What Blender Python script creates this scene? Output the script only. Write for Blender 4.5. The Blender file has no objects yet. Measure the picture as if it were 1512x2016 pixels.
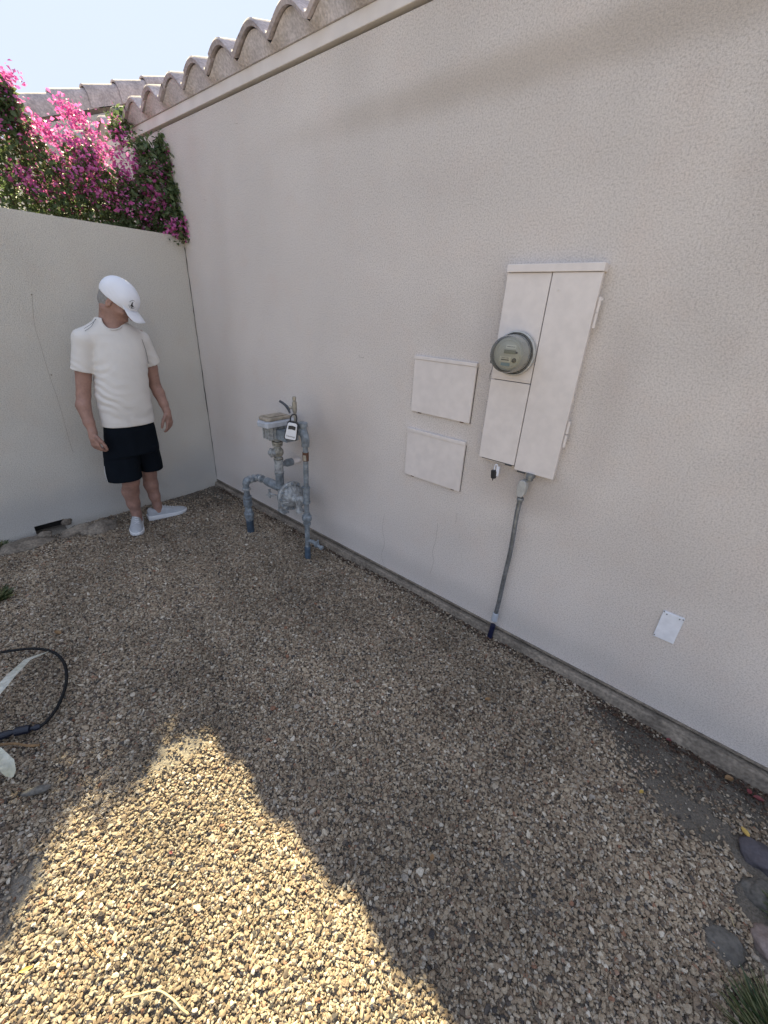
import bpy, bmesh, math, random
import numpy as np
from mathutils import Vector, Matrix, noise as mnoise
random.seed(7); rng = np.random.default_rng(7)
scene = bpy.context.scene
COL = scene.collection

# ------------------------------------------------------------------ camera (solved from the vanishing points of the two walls)
F = 810.0; PX = np.array([756., 1008.])
def nrm(v):
    v = np.asarray(v, float); return v/np.linalg.norm(v)
UPc = -nrm([667-756, 2660-1008, F]); Ac = nrm([-315-756, 553-1008, F]); Ac = nrm(Ac-UPc*(Ac@UPc))
Xc = -Ac; Yc = nrm(np.cross(UPc, Xc)); RW = np.array([Xc, Yc, UPc])
CAM = np.array([3.706, -1.857, 1.600])
def ray(px, py): return RW@np.array([px-PX[0], py-PX[1], F])
def hit(px, py, ax, val):
    d = ray(px, py); return CAM+d*((val-CAM[ax])/d[ax])
def W(px, py, y=0.): return hit(px, py, 1, y)       # a point on the house wall plane
def G(px, py, z=-.05): return hit(px, py, 2, z)     # a point on the ground
def Q(px, py, x=0.): return hit(px, py, 0, x)       # a point on the garden wall plane
cd = bpy.data.cameras.new('camera'); cam = bpy.data.objects.new('camera', cd); COL.objects.link(cam)
cd.sensor_fit = 'VERTICAL'; cd.sensor_height = 24; cd.sensor_width = 18; cd.lens = 24*F/2016
cd.clip_start = .02; cd.clip_end = 500
m = Matrix.Identity(4)
for i in range(3):
    m[i][0] = RW[i][0]; m[i][1] = -RW[i][1]; m[i][2] = -RW[i][2]; m[i][3] = CAM[i]
cam.matrix_world = m; scene.camera = cam

# ------------------------------------------------------------------ sky and sun
SUN = nrm([-1.0, .456, 1.0])
SKYK = ((6.0, .87), (5.4, .99), (4.0, 1.28))
world = bpy.data.worlds.new('World'); scene.world = world; world.use_nodes = True
wn = world.node_tree; bg = wn.nodes['Background']
sky = wn.nodes.new('ShaderNodeTexSky'); sky.sky_type = 'NISHITA'; sky.sun_disc = False
sky.sun_elevation = math.asin(SUN[2]); sky.sun_rotation = math.atan2(SUN[0], SUN[1])
sky.air_density = 1.0; sky.dust_density = 2.5; sky.ozone_density = 1.0; sky.altitude = 100
# hazy bright sky: each channel eases towards a ceiling, so the glow round the sun stays pale blue instead of burning out
sepc = wn.nodes.new('ShaderNodeSeparateColor'); comb = wn.nodes.new('ShaderNodeCombineColor'); wn.links.new(sky.outputs[0], sepc.inputs[0])
for i, (gain, top) in enumerate(SKYK):
    a = wn.nodes.new('ShaderNodeMath'); a.operation = 'MULTIPLY'; a.inputs[1].default_value = gain; wn.links.new(sepc.outputs[i], a.inputs[0])
    b = wn.nodes.new('ShaderNodeMath'); b.operation = 'MULTIPLY_ADD'; b.inputs[1].default_value = 1/top; b.inputs[2].default_value = 1; wn.links.new(a.outputs[0], b.inputs[0])
    c = wn.nodes.new('ShaderNodeMath'); c.operation = 'DIVIDE'; wn.links.new(a.outputs[0], c.inputs[0]); wn.links.new(b.outputs[0], c.inputs[1])
    wn.links.new(c.outputs[0], comb.inputs[i])
wn.links.new(comb.outputs[0], bg.inputs[0]); bg.inputs[1].default_value = .15
sl = bpy.data.lights.new('sun', 'SUN'); sl.energy = 3.1; sl.angle = math.radians(.55); sl.color = (1, .865, .53)
so = bpy.data.objects.new('sun', sl); COL.objects.link(so)
so.rotation_euler = Vector(SUN).to_track_quat('Z', 'Y').to_euler(); so.location = (0, 0, 6)
scene.view_settings.view_transform = 'Standard'; scene.view_settings.look = 'None'
scene.view_settings.exposure = 2.62; scene.view_settings.gamma = 1

# ------------------------------------------------------------------ materials
def mat(name, col, rough=.8, metal=0., var=.12, vscale=8., bump=0., bscale=60., bdist=.003, col2=None, spec=.5, fine=0., fscale=150.):
    m = bpy.data.materials.new(name); m.use_nodes = True; t = m.node_tree; N = t.nodes; L = t.links
    b = N['Principled BSDF']; b.inputs['Roughness'].default_value = rough; b.inputs['Metallic'].default_value = metal
    b.inputs['Specular IOR Level'].default_value = spec
    tc = N.new('ShaderNodeTexCoord')
    nz = N.new('ShaderNodeTexNoise'); nz.inputs['Scale'].default_value = vscale; nz.inputs['Detail'].default_value = 5
    nz.inputs['Roughness'].default_value = .6
    L.new(tc.outputs['Object'], nz.inputs['Vector'])
    cr = N.new('ShaderNodeValToRGB'); cr.color_ramp.elements[0].position = .3; cr.color_ramp.elements[1].position = .7
    c2 = col2 or tuple(c*(1-var*2) for c in col)
    cr.color_ramp.elements[0].color = (*c2, 1); cr.color_ramp.elements[1].color = (*[min(1, c*(1+(var*.3 if not col2 else 0))) for c in col], 1)
    L.new(nz.outputs['Fac'], cr.inputs['Fac']); out = cr.outputs['Color']
    if fine:
        n2 = N.new('ShaderNodeTexNoise'); n2.inputs['Scale'].default_value = fscale; n2.inputs['Detail'].default_value = 3
        L.new(tc.outputs['Object'], n2.inputs['Vector'])
        r2 = N.new('ShaderNodeMapRange'); r2.inputs[1].default_value = .35; r2.inputs[2].default_value = .65
        r2.inputs[3].default_value = 1-fine; r2.inputs[4].default_value = 1+fine*.3
        L.new(n2.outputs['Fac'], r2.inputs[0])
        mx = N.new('ShaderNodeMix'); mx.data_type = 'RGBA'; mx.blend_type = 'MULTIPLY'; mx.inputs[0].default_value = 1
        L.new(out, mx.inputs[6]); L.new(r2.outputs[0], mx.inputs[7]); out = mx.outputs[2]
    L.new(out, b.inputs['Base Color'])
    if bump:
        n3 = N.new('ShaderNodeTexNoise'); n3.inputs['Scale'].default_value = bscale; n3.inputs['Detail'].default_value = 4
        L.new(tc.outputs['Object'], n3.inputs['Vector'])
        bp = N.new('ShaderNodeBump'); bp.inputs['Strength'].default_value = bump; bp.inputs['Distance'].default_value = bdist
        L.new(n3.outputs['Fac'], bp.inputs['Height']); L.new(bp.outputs[0], b.inputs['Normal'])
    return m

def stucco(name, col, dirt, stains_shade=()):
    """sprayed stucco: lumps a few mm across, dust caught in the pits, broad weather staining and painted shade"""
    m = bpy.data.materials.new(name); m.use_nodes = True; t = m.node_tree; N = t.nodes; L = t.links
    b = N['Principled BSDF']; b.inputs['Roughness'].default_value = .93; b.inputs['Specular IOR Level'].default_value = .2
    geo = N.new('ShaderNodeNewGeometry'); P = geo.outputs['Position']
    def nz(s, d, r=.55):
        n = N.new('ShaderNodeTexNoise'); n.inputs['Scale'].default_value = s; n.inputs['Detail'].default_value = d
        n.inputs['Roughness'].default_value = r; L.new(P, n.inputs['Vector']); return n.outputs['Fac']
    def rng_(src, a, b_, c, d):
        r = N.new('ShaderNodeMapRange'); r.interpolation_type = 'SMOOTHSTEP'
        for i, v in enumerate((a, b_, c, d)): r.inputs[i+1].default_value = v
        L.new(src, r.inputs[0]); return r.outputs[0]
    def mix(fac, A, B, mode='MIX'):
        x = N.new('ShaderNodeMix'); x.data_type = 'RGBA'; x.blend_type = mode
        if isinstance(fac, float): x.inputs[0].default_value = fac
        else: L.new(fac, x.inputs[0])
        for s, v in ((6, A), (7, B)):
            if isinstance(v, tuple): x.inputs[s].default_value = (*v, 1)
            else: L.new(v, x.inputs[s])
        return x.outputs[2]
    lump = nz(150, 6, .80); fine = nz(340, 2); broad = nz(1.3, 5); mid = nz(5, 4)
    c = mix(rng_(broad, .35, .68, 0, .42), tuple(col), tuple(dirt))
    c = mix(rng_(mid, .45, .75, 0, .22), c, (col[0]*.92, col[1]*.80, col[2]*.74))
    for (sx, sy, sz, rx, rz, amt, sc) in stains_shade:
        mp = N.new('ShaderNodeVectorMath'); mp.operation = 'SUBTRACT'; L.new(P, mp.inputs[0]); mp.inputs[1].default_value = (sx, sy, sz)
        dv = N.new('ShaderNodeVectorMath'); dv.operation = 'DIVIDE'; L.new(mp.outputs[0], dv.inputs[0]); dv.inputs[1].default_value = (rx, rx, rz)
        ln = N.new('ShaderNodeVectorMath'); ln.operation = 'LENGTH'; L.new(dv.outputs[0], ln.inputs[0])
        ad = N.new('ShaderNodeMath'); ad.operation = 'ADD'; L.new(ln.outputs['Value'], ad.inputs[0])
        m2 = N.new('ShaderNodeMath'); m2.operation = 'MULTIPLY'; L.new(mid, m2.inputs[0]); m2.inputs[1].default_value = .8
        L.new(m2.outputs[0], ad.inputs[1])
        c = mix(rng_(ad.outputs[0], .55, 1.5, amt, 0), c, sc)
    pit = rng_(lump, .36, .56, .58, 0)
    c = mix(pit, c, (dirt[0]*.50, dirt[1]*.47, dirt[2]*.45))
    c = mix(rng_(fine, .35, .65, .30, 0), c, (dirt[0]*.6, dirt[1]*.6, dirt[2]*.6))
    L.new(c, b.inputs['Base Color'])
    ad = N.new('ShaderNodeMath'); ad.operation = 'MULTIPLY_ADD'; L.new(fine, ad.inputs[0]); ad.inputs[1].default_value = .35; L.new(lump, ad.inputs[2])
    bp = N.new('ShaderNodeBump'); bp.inputs['Strength'].default_value = 1.0; bp.inputs['Distance'].default_value = .0065
    L.new(ad.outputs[0], bp.inputs['Height']); L.new(bp.outputs[0], b.inputs['Normal']); L.new(rng_(nz(2.3, 4), .3, .7, .75, 1.0), bp.inputs['Strength'])
    return m

def leafmat(name, c1, c2, trans=.45, rough=.55):
    m = bpy.data.materials.new(name); m.use_nodes = True; t = m.node_tree; N = t.nodes; L = t.links
    b = N['Principled BSDF']; out = N['Material Output']; b.inputs['Roughness'].default_value = rough
    tc = N.new('ShaderNodeNewGeometry'); r = N.new('ShaderNodeMix'); r.data_type = 'RGBA'
    L.new(tc.outputs['Random Per Island'], r.inputs[0]); r.inputs[6].default_value = (*c1, 1); r.inputs[7].default_value = (*c2, 1)
    L.new(r.outputs[2], b.inputs['Base Color'])
    tr = N.new('ShaderNodeBsdfTranslucent'); L.new(r.outputs[2], tr.inputs[0])
    mx = N.new('ShaderNodeMixShader'); mx.inputs[0].default_value = trans
    L.new(b.outputs[0], mx.inputs[1]); L.new(tr.outputs[0], mx.inputs[2]); L.new(mx.outputs[0], out.inputs[0])
    return m

M = {}
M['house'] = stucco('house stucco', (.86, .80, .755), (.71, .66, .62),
    [(1.75, 0, .75, .42, .55, .55, (.58, .50, .45)), (3.0, 0, .85, .45, .16, .45, (.56, .48, .43)), (2.0, 0, .10, 3.2, .12, .4, (.58, .55, .52)),
     (2.75, 0, 1.35, .12, .55, .35, (.60, .53, .49)), (3.3, 0, 1.3, .12, .55, .35, (.60, .53, .49)), (2.9, 0, 2.42, 1.9, .10, .62, (.58, .50, .42))])  # last entry: band of shade under the eave, painted into the colour
M['yard'] = stucco('garden wall stucco', (.76, .73, .665), (.65, .625, .57),
    [(0, -1.3, .10, 1.6, .22, .5, (.47, .48, .49)), (0, -.2, .2, .35, .25, .4, (.47, .48, .49))])  # bluish foot and corner: ambient shade painted into the wall colour
M['fascia'] = mat('painted fascia', (.76, .715, .69), .75, var=.06, bump=.15, bscale=40)
M['tile'] = mat('terracotta tile', (.55, .485, .49), .9, var=.18, vscale=9, bump=.4, bscale=90, bdist=.004, fine=.25, fscale=60)
M['mortar'] = mat('roof mortar', (.68, .635, .65), .95, var=.12, bump=.5, bscale=70, bdist=.006, fine=.25, fscale=90)
M['concrete'] = mat('old concrete', (.33, .28, .225), .95, var=.3, vscale=6, bump=.7, bscale=35, bdist=.01, fine=.35, fscale=70)
M['dirt'] = mat('dusty soil', (.17, .150, .125), .98, var=.15, vscale=5, bump=.8, bscale=70, bdist=.012, fine=.35, fscale=180)
M['plate'] = mat('beige painted steel', (.74, .685, .655), .5, var=.035, vscale=3, bump=.06, bscale=9, bdist=.006, fine=.06, fscale=22)
M['steel'] = mat('galvanised cover', (.80, .83, .90), .40, .0, var=.08, vscale=20)
M['gap'] = mat('dark gap', (.03, .028, .026), .9)
M['gasgrey'] = mat('weathered grey pipe paint', (.27, .31, .345), .42, var=.28, vscale=22, bump=.25, bscale=90, bdist=.002, fine=.25, fscale=60)
M['gasgrey2'] = mat('pale grey meter paint', (.44, .46, .47), .42, var=.26, vscale=25, bump=.2, bscale=80, fine=.2, fscale=50)
M['flange'] = mat('pale blue grey flange', (.52, .55, .60), .5, var=.12, vscale=20)
M['gascream'] = mat('weathered cream valve', (.40, .385, .33), .6, var=.25, vscale=30, bump=.3, bscale=90, fine=.3, fscale=60)
M['tape'] = mat('blue grey pipe wrap', (.08, .12, .17), .5, var=.25, vscale=30, bump=.4, bscale=80)
M['brass'] = mat('dull brass', (.42, .39, .33), .45, .4, var=.2, vscale=60)
M['tan'] = mat('tan index cover', (.42, .355, .275), .45, var=.25, vscale=25)
M['black'] = mat('black plastic', (.015, .017, .02), .45, var=.1)
M['darkmetal'] = mat('dark metal', (.09, .095, .11), .45, .5, var=.2, vscale=50)
M['conduit'] = mat('galvanised conduit', (.27, .29, .31), .42, .55, var=.2, vscale=30, fine=.2, fscale=60)
M['pvc'] = mat('grey fitting', (.42, .46, .52), .5, var=.1, vscale=30)
M['fitting'] = mat('cast conduit body', (.50, .50, .48), .55, .1, var=.15, vscale=40, bump=.3, bscale=80)
M['sleeve'] = mat('dark blue sleeve', (.008, .012, .045), .4, var=.1)
M['skin'] = mat('skin', (.37, .215, .17), .6, var=.14, vscale=18, bump=.15, bscale=120, bdist=.001, fine=.08, fscale=70)
M['shirt'] = mat('off white cotton', (.70, .675, .645), .95, var=.04, vscale=5, bump=.2, bscale=250, bdist=.001)
M['shorts'] = mat('black shorts fabric', (.006, .009, .014), .95, var=.1, vscale=9, bump=.1, bscale=120, spec=.12)
M['white'] = mat('white cap cotton', (.80, .82, .88), .85, var=.02, bump=.2, bscale=200, bdist=.001)
M['shoe'] = mat('grey knit sneaker', (.42, .44, .47), .85, var=.08, vscale=40, bump=.4, bscale=220, bdist=.002)
M['sole'] = mat('white sole foam', (.74, .75, .77), .6, var=.04)
M['hair'] = mat('grey hair', (.30, .29, .28), .8, var=.2, vscale=120, bump=.5, bscale=300, bdist=.002)
M['lcd'] = mat('meter display', (.16, .17, .12), .3, var=.05)
M['face'] = mat('meter face', (.47, .47, .43), .5, var=.05)
M['label'] = mat('paper label', (.66, .66, .60), .6, var=.04)
M['blue'] = mat('blue label band', (.22, .34, .42), .6, var=.05)
M['print'] = mat('dark print', (.05, .05, .055), .7)
M['rust'] = mat('rusty bolt', (.13, .06, .035), .8, var=.2, vscale=60)
M['bark'] = mat('stem bark', (.16, .12, .085), .9, var=.2, vscale=40, bump=.5)
M['leaf'] = leafmat('bougainvillea leaves', (.075, .12, .05), (.17, .23, .10), .42)
M['pink'] = leafmat('magenta bracts', (.66, .11, .42), (.78, .26, .56), .45)
M['agave'] = mat('pale agave leaf', (.60, .60, .55), .5, var=.12, vscale=9, col2=(.36, .36, .26), fine=.2, fscale=60)
M['tube'] = mat('black drip tube', (.008, .009, .011), .6, spec=.25)
M['bluetube'] = mat('blue black connector', (.008, .012, .026), .35)
M['rockp'] = mat('purple grey stone', (.105, .095, .108), .85, var=.12, vscale=14, bump=.4, bscale=50, fine=.15, fscale=120)
M['rockg'] = mat('grey stone', (.155, .145, .13), .88, var=.15, vscale=14, bump=.5, bscale=50, fine=.3, fscale=90)
M['rockr'] = mat('pinkish stone', (.30, .24, .22), .88, var=.12, vscale=14, bump=.5, bscale=50, fine=.2, fscale=120)
M['litter'] = leafmat('dry litter', (.035, .022, .016), (.10, .055, .035), .1)
M['drybrown'] = mat('dry brown leaf', (.25, .15, .07), .7, var=.2, vscale=40)
M['dryyel'] = mat('dry yellow leaf', (.55, .38, .10), .6, var=.2, vscale=40)
M['drypink'] = mat('fallen bract', (.20, .045, .05), .7, var=.25, vscale=40)
M['straw'] = mat('straw stem', (.55, .44, .25), .7, var=.15, vscale=40)
M['needle'] = leafmat('needle foliage', (.03, .065, .022), (.20, .20, .09), .25)

def soil():
    m = M['dirt']; t = m.node_tree; N = t.nodes; L = t.links; b = N['Principled BSDF']; src = b.inputs['Base Color'].links[0].from_socket
    g = N.new('ShaderNodeNewGeometry'); sp = N.new('ShaderNodeSeparateXYZ'); L.new(g.outputs['Position'], sp.inputs[0])
    mr = N.new('ShaderNodeMapRange'); mr.inputs[1].default_value = -1.1; mr.inputs[2].default_value = -.25; mr.inputs[3].default_value = 1.75; mr.inputs[4].default_value = .95   # lighter out in the yard, darker by the wall
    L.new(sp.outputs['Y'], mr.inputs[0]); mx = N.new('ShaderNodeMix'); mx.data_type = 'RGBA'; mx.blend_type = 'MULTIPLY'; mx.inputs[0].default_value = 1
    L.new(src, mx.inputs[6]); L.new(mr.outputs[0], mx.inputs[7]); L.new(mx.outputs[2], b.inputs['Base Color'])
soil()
# glass for the meter
def glassmat():
    """aged clear plastic dome: mostly see-through, a little cloudy, glossy"""
    m = bpy.data.materials.new('meter glass'); m.use_nodes = True; t = m.node_tree; N = t.nodes; L = t.links; out = N['Material Output']; N.remove(N['Principled BSDF'])
    tr = N.new('ShaderNodeBsdfTransparent'); tr.inputs[0].default_value = (.90, .90, .86, 1); df = N.new('ShaderNodeBsdfDiffuse'); df.inputs[0].default_value = (.55, .55, .52, 1)
    gl = N.new('ShaderNodeBsdfGlossy'); gl.inputs['Roughness'].default_value = .12; fr = N.new('ShaderNodeFresnel'); fr.inputs[0].default_value = 1.5
    lw = N.new('ShaderNodeLayerWeight'); lw.inputs[0].default_value = .35
    mr = N.new('ShaderNodeMapRange'); mr.inputs[3].default_value = .04; mr.inputs[4].default_value = .70; L.new(lw.outputs['Facing'], mr.inputs[0])
    a = N.new('ShaderNodeMixShader'); L.new(mr.outputs[0], a.inputs[0]); L.new(tr.outputs[0], a.inputs[1]); L.new(df.outputs[0], a.inputs[2])
    b = N.new('ShaderNodeMixShader'); L.new(fr.outputs[0], b.inputs[0]); L.new(a.outputs[0], b.inputs[1]); L.new(gl.outputs[0], b.inputs[2]); L.new(b.outputs[0], out.inputs[0])
    return m
M['glass'] = glassmat()

# ------------------------------------------------------------------ object helpers
def tagp(o, label=None, cat=None, group=None, kind=None):
    for k, v in (('label', label), ('category', cat), ('group', group), ('kind', kind)):
        if v: o[k] = v
    return o
def thing(name, loc, label, cat, group=None):
    o = bpy.data.objects.new(name, None); o.location = Vector(loc); o.empty_display_size = .05; COL.objects.link(o)
    return tagp(o, label, cat, group)
def world_loc(o):
    v = Vector(o.location)
    return v
def link(name, me, material, parent=None, smooth=False, label=None, auto=None):
    o = bpy.data.objects.new(name, me); COL.objects.link(o)
    if material: me.materials.append(material)
    if smooth:
        me.polygons.foreach_set('use_smooth', [True]*len(me.polygons))
        if auto: me.set_sharp_from_angle(angle=math.radians(auto))
    if parent:
        o.parent = parent
        p = parent; off = Vector((0, 0, 0))
        while p is not None:
            if p.type == 'EMPTY': off += Vector(p.location)
            p = p.parent
        if parent.type == 'EMPTY': o.matrix_parent_inverse = Matrix.Translation(-off)
        else: o.matrix_parent_inverse = Matrix.Identity(4)
    if label: o['label'] = label
    return o
def obj(name, bm, material, parent=None, smooth=False, auto=35, bevel=0, label=None):
    bmesh.ops.recalc_face_normals(bm, faces=bm.faces)
    me = bpy.data.meshes.new(name); bm.to_mesh(me); bm.free()
    o = link(name, me, material, parent, smooth, label, auto)
    if bevel:
        b = o.modifiers.new('bevel', 'BEVEL'); b.width = bevel; b.segments = 2; b.limit_method = 'ANGLE'; b.angle_limit = math.radians(40)
    return o
def npobj(name, verts, faces, material, parent=None, smooth=False, auto=None):
    me = bpy.data.meshes.new(name)
    verts = np.asarray(verts, np.float32); faces = np.asarray(faces, np.int32); k = faces.shape[1]
    me.vertices.add(len(verts)); me.vertices.foreach_set('co', verts.ravel())
    me.loops.add(faces.size); me.loops.foreach_set('vertex_index', faces.ravel())
    me.polygons.add(len(faces)); me.polygons.foreach_set('loop_start', np.arange(0, faces.size, k, dtype=np.int32))
    me.polygons.foreach_set('loop_total', np.full(len(faces), k, np.int32))
    me.update(calc_edges=True); me.validate()
    return link(name, me, material, parent, smooth, None, auto)
def NB(): return bmesh.new()
def box(bm, a, b):
    a = np.minimum(a, b) if False else np.array(a, float); b = np.array(b, float)
    lo = np.minimum(a, b); hi = np.maximum(a, b)
    v = [bm.verts.new((x, y, z)) for z in (lo[2], hi[2]) for y in (lo[1], hi[1]) for x in (lo[0], hi[0])]
    for f in ((0, 2, 3, 1), (4, 5, 7, 6), (0, 1, 5, 4), (2, 6, 7, 3), (0, 4, 6, 2), (1, 3, 7, 5)): bm.faces.new([v[i] for i in f])
    return v
def frame_of(d):
    d = Vector(d).normalized(); a = Vector((0, 0, 1)) if abs(d.z) < .9 else Vector((1, 0, 0))
    u = d.cross(a).normalized(); return u, d.cross(u).normalized()
def tube(bm, pts, r, seg=14, cap=True, sub=0):
    pts = [Vector(p) for p in pts]
    if sub:                                   # catmull-rom smoothing
        P = [pts[0]]+pts+[pts[-1]]; R0 = r if hasattr(r, '__len__') else [r]*len(pts); out = []; ro = []
        for i in range(len(pts)-1):
            for k in range(sub):
                t = k/sub; p0, p1, p2, p3 = P[i], P[i+1], P[i+2], P[i+3]
                out.append(.5*((2*p1)+(p2-p0)*t+(2*p0-5*p1+4*p2-p3)*t*t+(3*p1-p0-3*p2+p3)*t**3)); ro.append(R0[i]*(1-t)+R0[i+1]*t)
        out.append(pts[-1]); ro.append(R0[-1]); pts = out; r = ro
    n = len(pts); rr = r if hasattr(r, '__len__') else [r]*n
    u = None; rings = []
    for i, p in enumerate(pts):
        d = (pts[min(i+1, n-1)]-pts[max(i-1, 0)])
        if d.length < 1e-9: d = Vector((0, 0, 1))
        d.normalize()
        if u is None: u, v = frame_of(d)
        else:
            u = (u-d*u.dot(d)).normalized(); v = d.cross(u)
        rings.append([bm.verts.new(p+(u*math.cos(2*math.pi*k/seg)+v*math.sin(2*math.pi*k/seg))*rr[i]) for k in range(seg)])
    for a, b in zip(rings, rings[1:]):
        for k in range(seg): bm.faces.new((a[k], a[(k+1) % seg], b[(k+1) % seg], b[k]))
    if cap:
        bm.faces.new(rings[0][::-1]); bm.faces.new(rings[-1])
def lathe(bm, A, d, prof, seg=20):
    """prof: list of (distance along d, radius)"""
    A = Vector(A); d = Vector(d).normalized(); u, v = frame_of(d)
    rings = [[bm.verts.new(A+d*t+(u*math.cos(2*math.pi*k/seg)+v*math.sin(2*math.pi*k/seg))*r) for k in range(seg)] for t, r in prof]
    for a, b in zip(rings, rings[1:]):
        for k in range(seg): bm.faces.new((a[k], a[(k+1) % seg], b[(k+1) % seg], b[k]))
    bm.faces.new(rings[0][::-1]); bm.faces.new(rings[-1])
def obox(bm, c, ax, ay, az, sx, sy, sz):
    c = Vector(c); ax, ay, az = (Vector(a).normalized() for a in (ax, ay, az))
    v = [bm.verts.new(c+ax*(sx*i)+ay*(sy*j)+az*(sz*k)) for k in (-.5, .5) for j in (-.5, .5) for i in (-.5, .5)]
    for f in ((0, 2, 3, 1), (4, 5, 7, 6), (0, 1, 5, 4), (2, 6, 7, 3), (0, 4, 6, 2), (1, 3, 7, 5)): bm.faces.new([v[i] for i in f])
def prism(bm, pts, off):
    off = Vector(off); a = [bm.verts.new(Vector(p)) for p in pts]; b = [bm.verts.new(Vector(p)+off) for p in pts]
    bm.faces.new(a[::-1]); bm.faces.new(b); n = len(a)
    for i in range(n): bm.faces.new((a[i], a[(i+1) % n], b[(i+1) % n], b[i]))
def text_obj(name, s, size, origin, right, up, material, parent, ext=.0004, space=1.0):
    cu = bpy.data.curves.new(name, 'FONT'); cu.body = s; cu.size = size; cu.extrude = ext; cu.align_x = 'CENTER'; cu.align_y = 'CENTER'; cu.space_character = space
    tmp = bpy.data.objects.new('tmp', cu); COL.objects.link(tmp); dg = bpy.context.evaluated_depsgraph_get()
    me = bpy.data.meshes.new_from_object(tmp.evaluated_get(dg)); bpy.data.objects.remove(tmp)
    r = Vector(right).normalized(); u = Vector(up).normalized(); n = r.cross(u)
    mm = Matrix.Identity(4)
    for i in range(3): mm[i][0] = r[i]; mm[i][1] = u[i]; mm[i][2] = n[i]; mm[i][3] = origin[i]
    me.transform(mm); me.materials.clear(); me.name = name
    return link(name, me, material, parent)

# ------------------------------------------------------------------ ground: one sheet, then the gravel on it
def gh(x, y):
    """ground height"""
    x = np.asarray(x, float); y = np.asarray(y, float)
    z = -.052+.006*np.sin(x*2.3+1)*np.cos(y*2.9)+.004*np.sin(x*6.1+y*4.3)+.003*np.sin(y*9.7-x*5.2+2)
    z = z-.028*np.clip((x-2.6)/1.7, 0, 1.2)*np.clip(1+y/.7, 0, 1)                         # lower along the footing on the right
    z = z+.030*np.exp(-((x-2.44)**2/.020+(y+1.57)**2/.026))                             # little sandy mound
    z = z-.030*np.exp(-((x-.06)**2/.010+(y+1.37)**2/.012))                              # hollow by the broken footing
    z = z+.012*np.exp(-((x-1.6)**2/.5+(y+.9)**2/.15))
    return z
xs = np.concatenate([np.linspace(-60, -1, 12)[:-1], np.arange(-1, 5.2, .035), np.linspace(5.2, 60, 12)[1:]])
ys = np.concatenate([np.linspace(-60, -3.4, 12)[:-1], np.arange(-3.4, .2, .035), np.linspace(.2, 60, 12)[1:]])
XX, YY = np.meshgrid(xs, ys, indexing='ij')
near = (XX > -1) & (XX < 5.2) & (YY > -3.4) & (YY < .2)
ZZ = gh(XX, YY)-.008+np.where(near, rng.normal(0, .0018, XX.shape), 0)
nx, ny = XX.shape; idx = np.arange(nx*ny).reshape(nx, ny)
fc = np.stack([idx[:-1, :-1], idx[1:, :-1], idx[1:, 1:], idx[:-1, 1:]], -1).reshape(-1, 4)
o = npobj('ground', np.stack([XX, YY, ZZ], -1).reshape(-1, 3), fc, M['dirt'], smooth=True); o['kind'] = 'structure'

PATCH = [  # bare patches (x, y, rx, ry, strength)
    (4.07, -.35, .17, .10, .97), (3.88, -.27, .13, .09, .75), (3.78, -.13, .16, .07, .85), (4.12, -.13, .42, .11, .95), (1.9, -.05, .5, .035, .6), (2.9, -.05, .5, .03, .5), (2.44, -1.56, .07, .11, .9), (2.47, -1.47, .05, .05, .6),
    (2.50, -2.05, .07, .06, .85), (2.60, -2.11, .05, .05, .8), (.10, -1.30, .13, .30, .8), (.06, -.55, .12, .6, .75), (.40, -.10, .35, .10, .6),
    (.20, -.25, .28, .22, .75), (2.95, -1.60, .06, .05, .45), (3.0, -1.9, .09, .05, .5), (4.19, -.73, .07, .055, 1.), (3.62, -.98, .05, .04, .6), (3.75, -1.02, .04, .03, .6)]
def density(x, y):
    d = np.ones_like(x)
    for (a, b, rx, ry, s) in PATCH:
        q = ((x-a)/rx)**2+((y-b)/ry)**2; d *= 1-s*np.clip(1.35-q*.75, 0, 1)
    return d
def visible(x, y, mg):
    # left edge of the frame on the ground and its lower edge, with a margin
    t = np.clip((x-.06)/(2.80-.06), 0, 1); yl = -1.69-.47*t
    s = np.clip((x-2.80)/(4.29-2.80), 0, 1); yl = np.where(x > 2.8, -2.16+1.31*s, yl)
    return (y > yl-mg) & (x > .015) & (x < 4.38+mg*.6)
def scatter(n, smin, smax, pw, mask=True, keep=0.):
    x = rng.uniform(0.0, 5.0, n); y = rng.uniform(-2.9, -.005, n)
    m = visible(x, y, .18) | (visible(x, y, .6) & (rng.random(n) < .35))
    foot = (y < -.032)
    d = density(x, y)
    m &= foot & (rng.random(n) < (np.maximum(d, keep) if mask else 1))
    m &= ~(((x-4.26)**2+(y+.37)**2 < .006) | ((x-4.30)**2+(y+.53)**2 < .009) | ((x-4.33)**2+(y+.66)**2 < .006))
    x, y = x[m], y[m]; s = smin+(smax-smin)*rng.random(len(x))**pw
    return x, y, s
sets = []
for (n, a, b, pw, dz, keep) in ((330000, .0062, .0118, 1.3, .0, .0), (170000, .0062, .0150, 2.0, .0042, .0), (110000, .0028, .0055, 1., -.001, .32), (3600, .013, .024, 2.2, .005, .02)):
    x, y, s = scatter(n, a, b, pw, keep=keep)
    z = gh(x, y)-.002+dz+rng.uniform(-.004, .003, len(x))
    sets.append(np.stack([x, y, z, s], -1))
S = np.concatenate(sets); n = len(S)
me = bpy.data.meshes.new('gravel'); me.vertices.add(n); me.vertices.foreach_set('co', S[:, :3].astype(np.float32).ravel())
def attr(name, typ, data):
    a = me.attributes.new(name, typ, 'POINT'); a.data.foreach_set('vector' if typ == 'FLOAT_VECTOR' else 'value', np.ascontiguousarray(data).ravel())
asp = np.stack([rng.uniform(.85, 1.35, n), rng.uniform(.62, .95, n), rng.uniform(.34, .62, n)], -1)*S[:, 3:4]*.55
attr('sc', 'FLOAT_VECTOR', asp.astype(np.float32))
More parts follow.
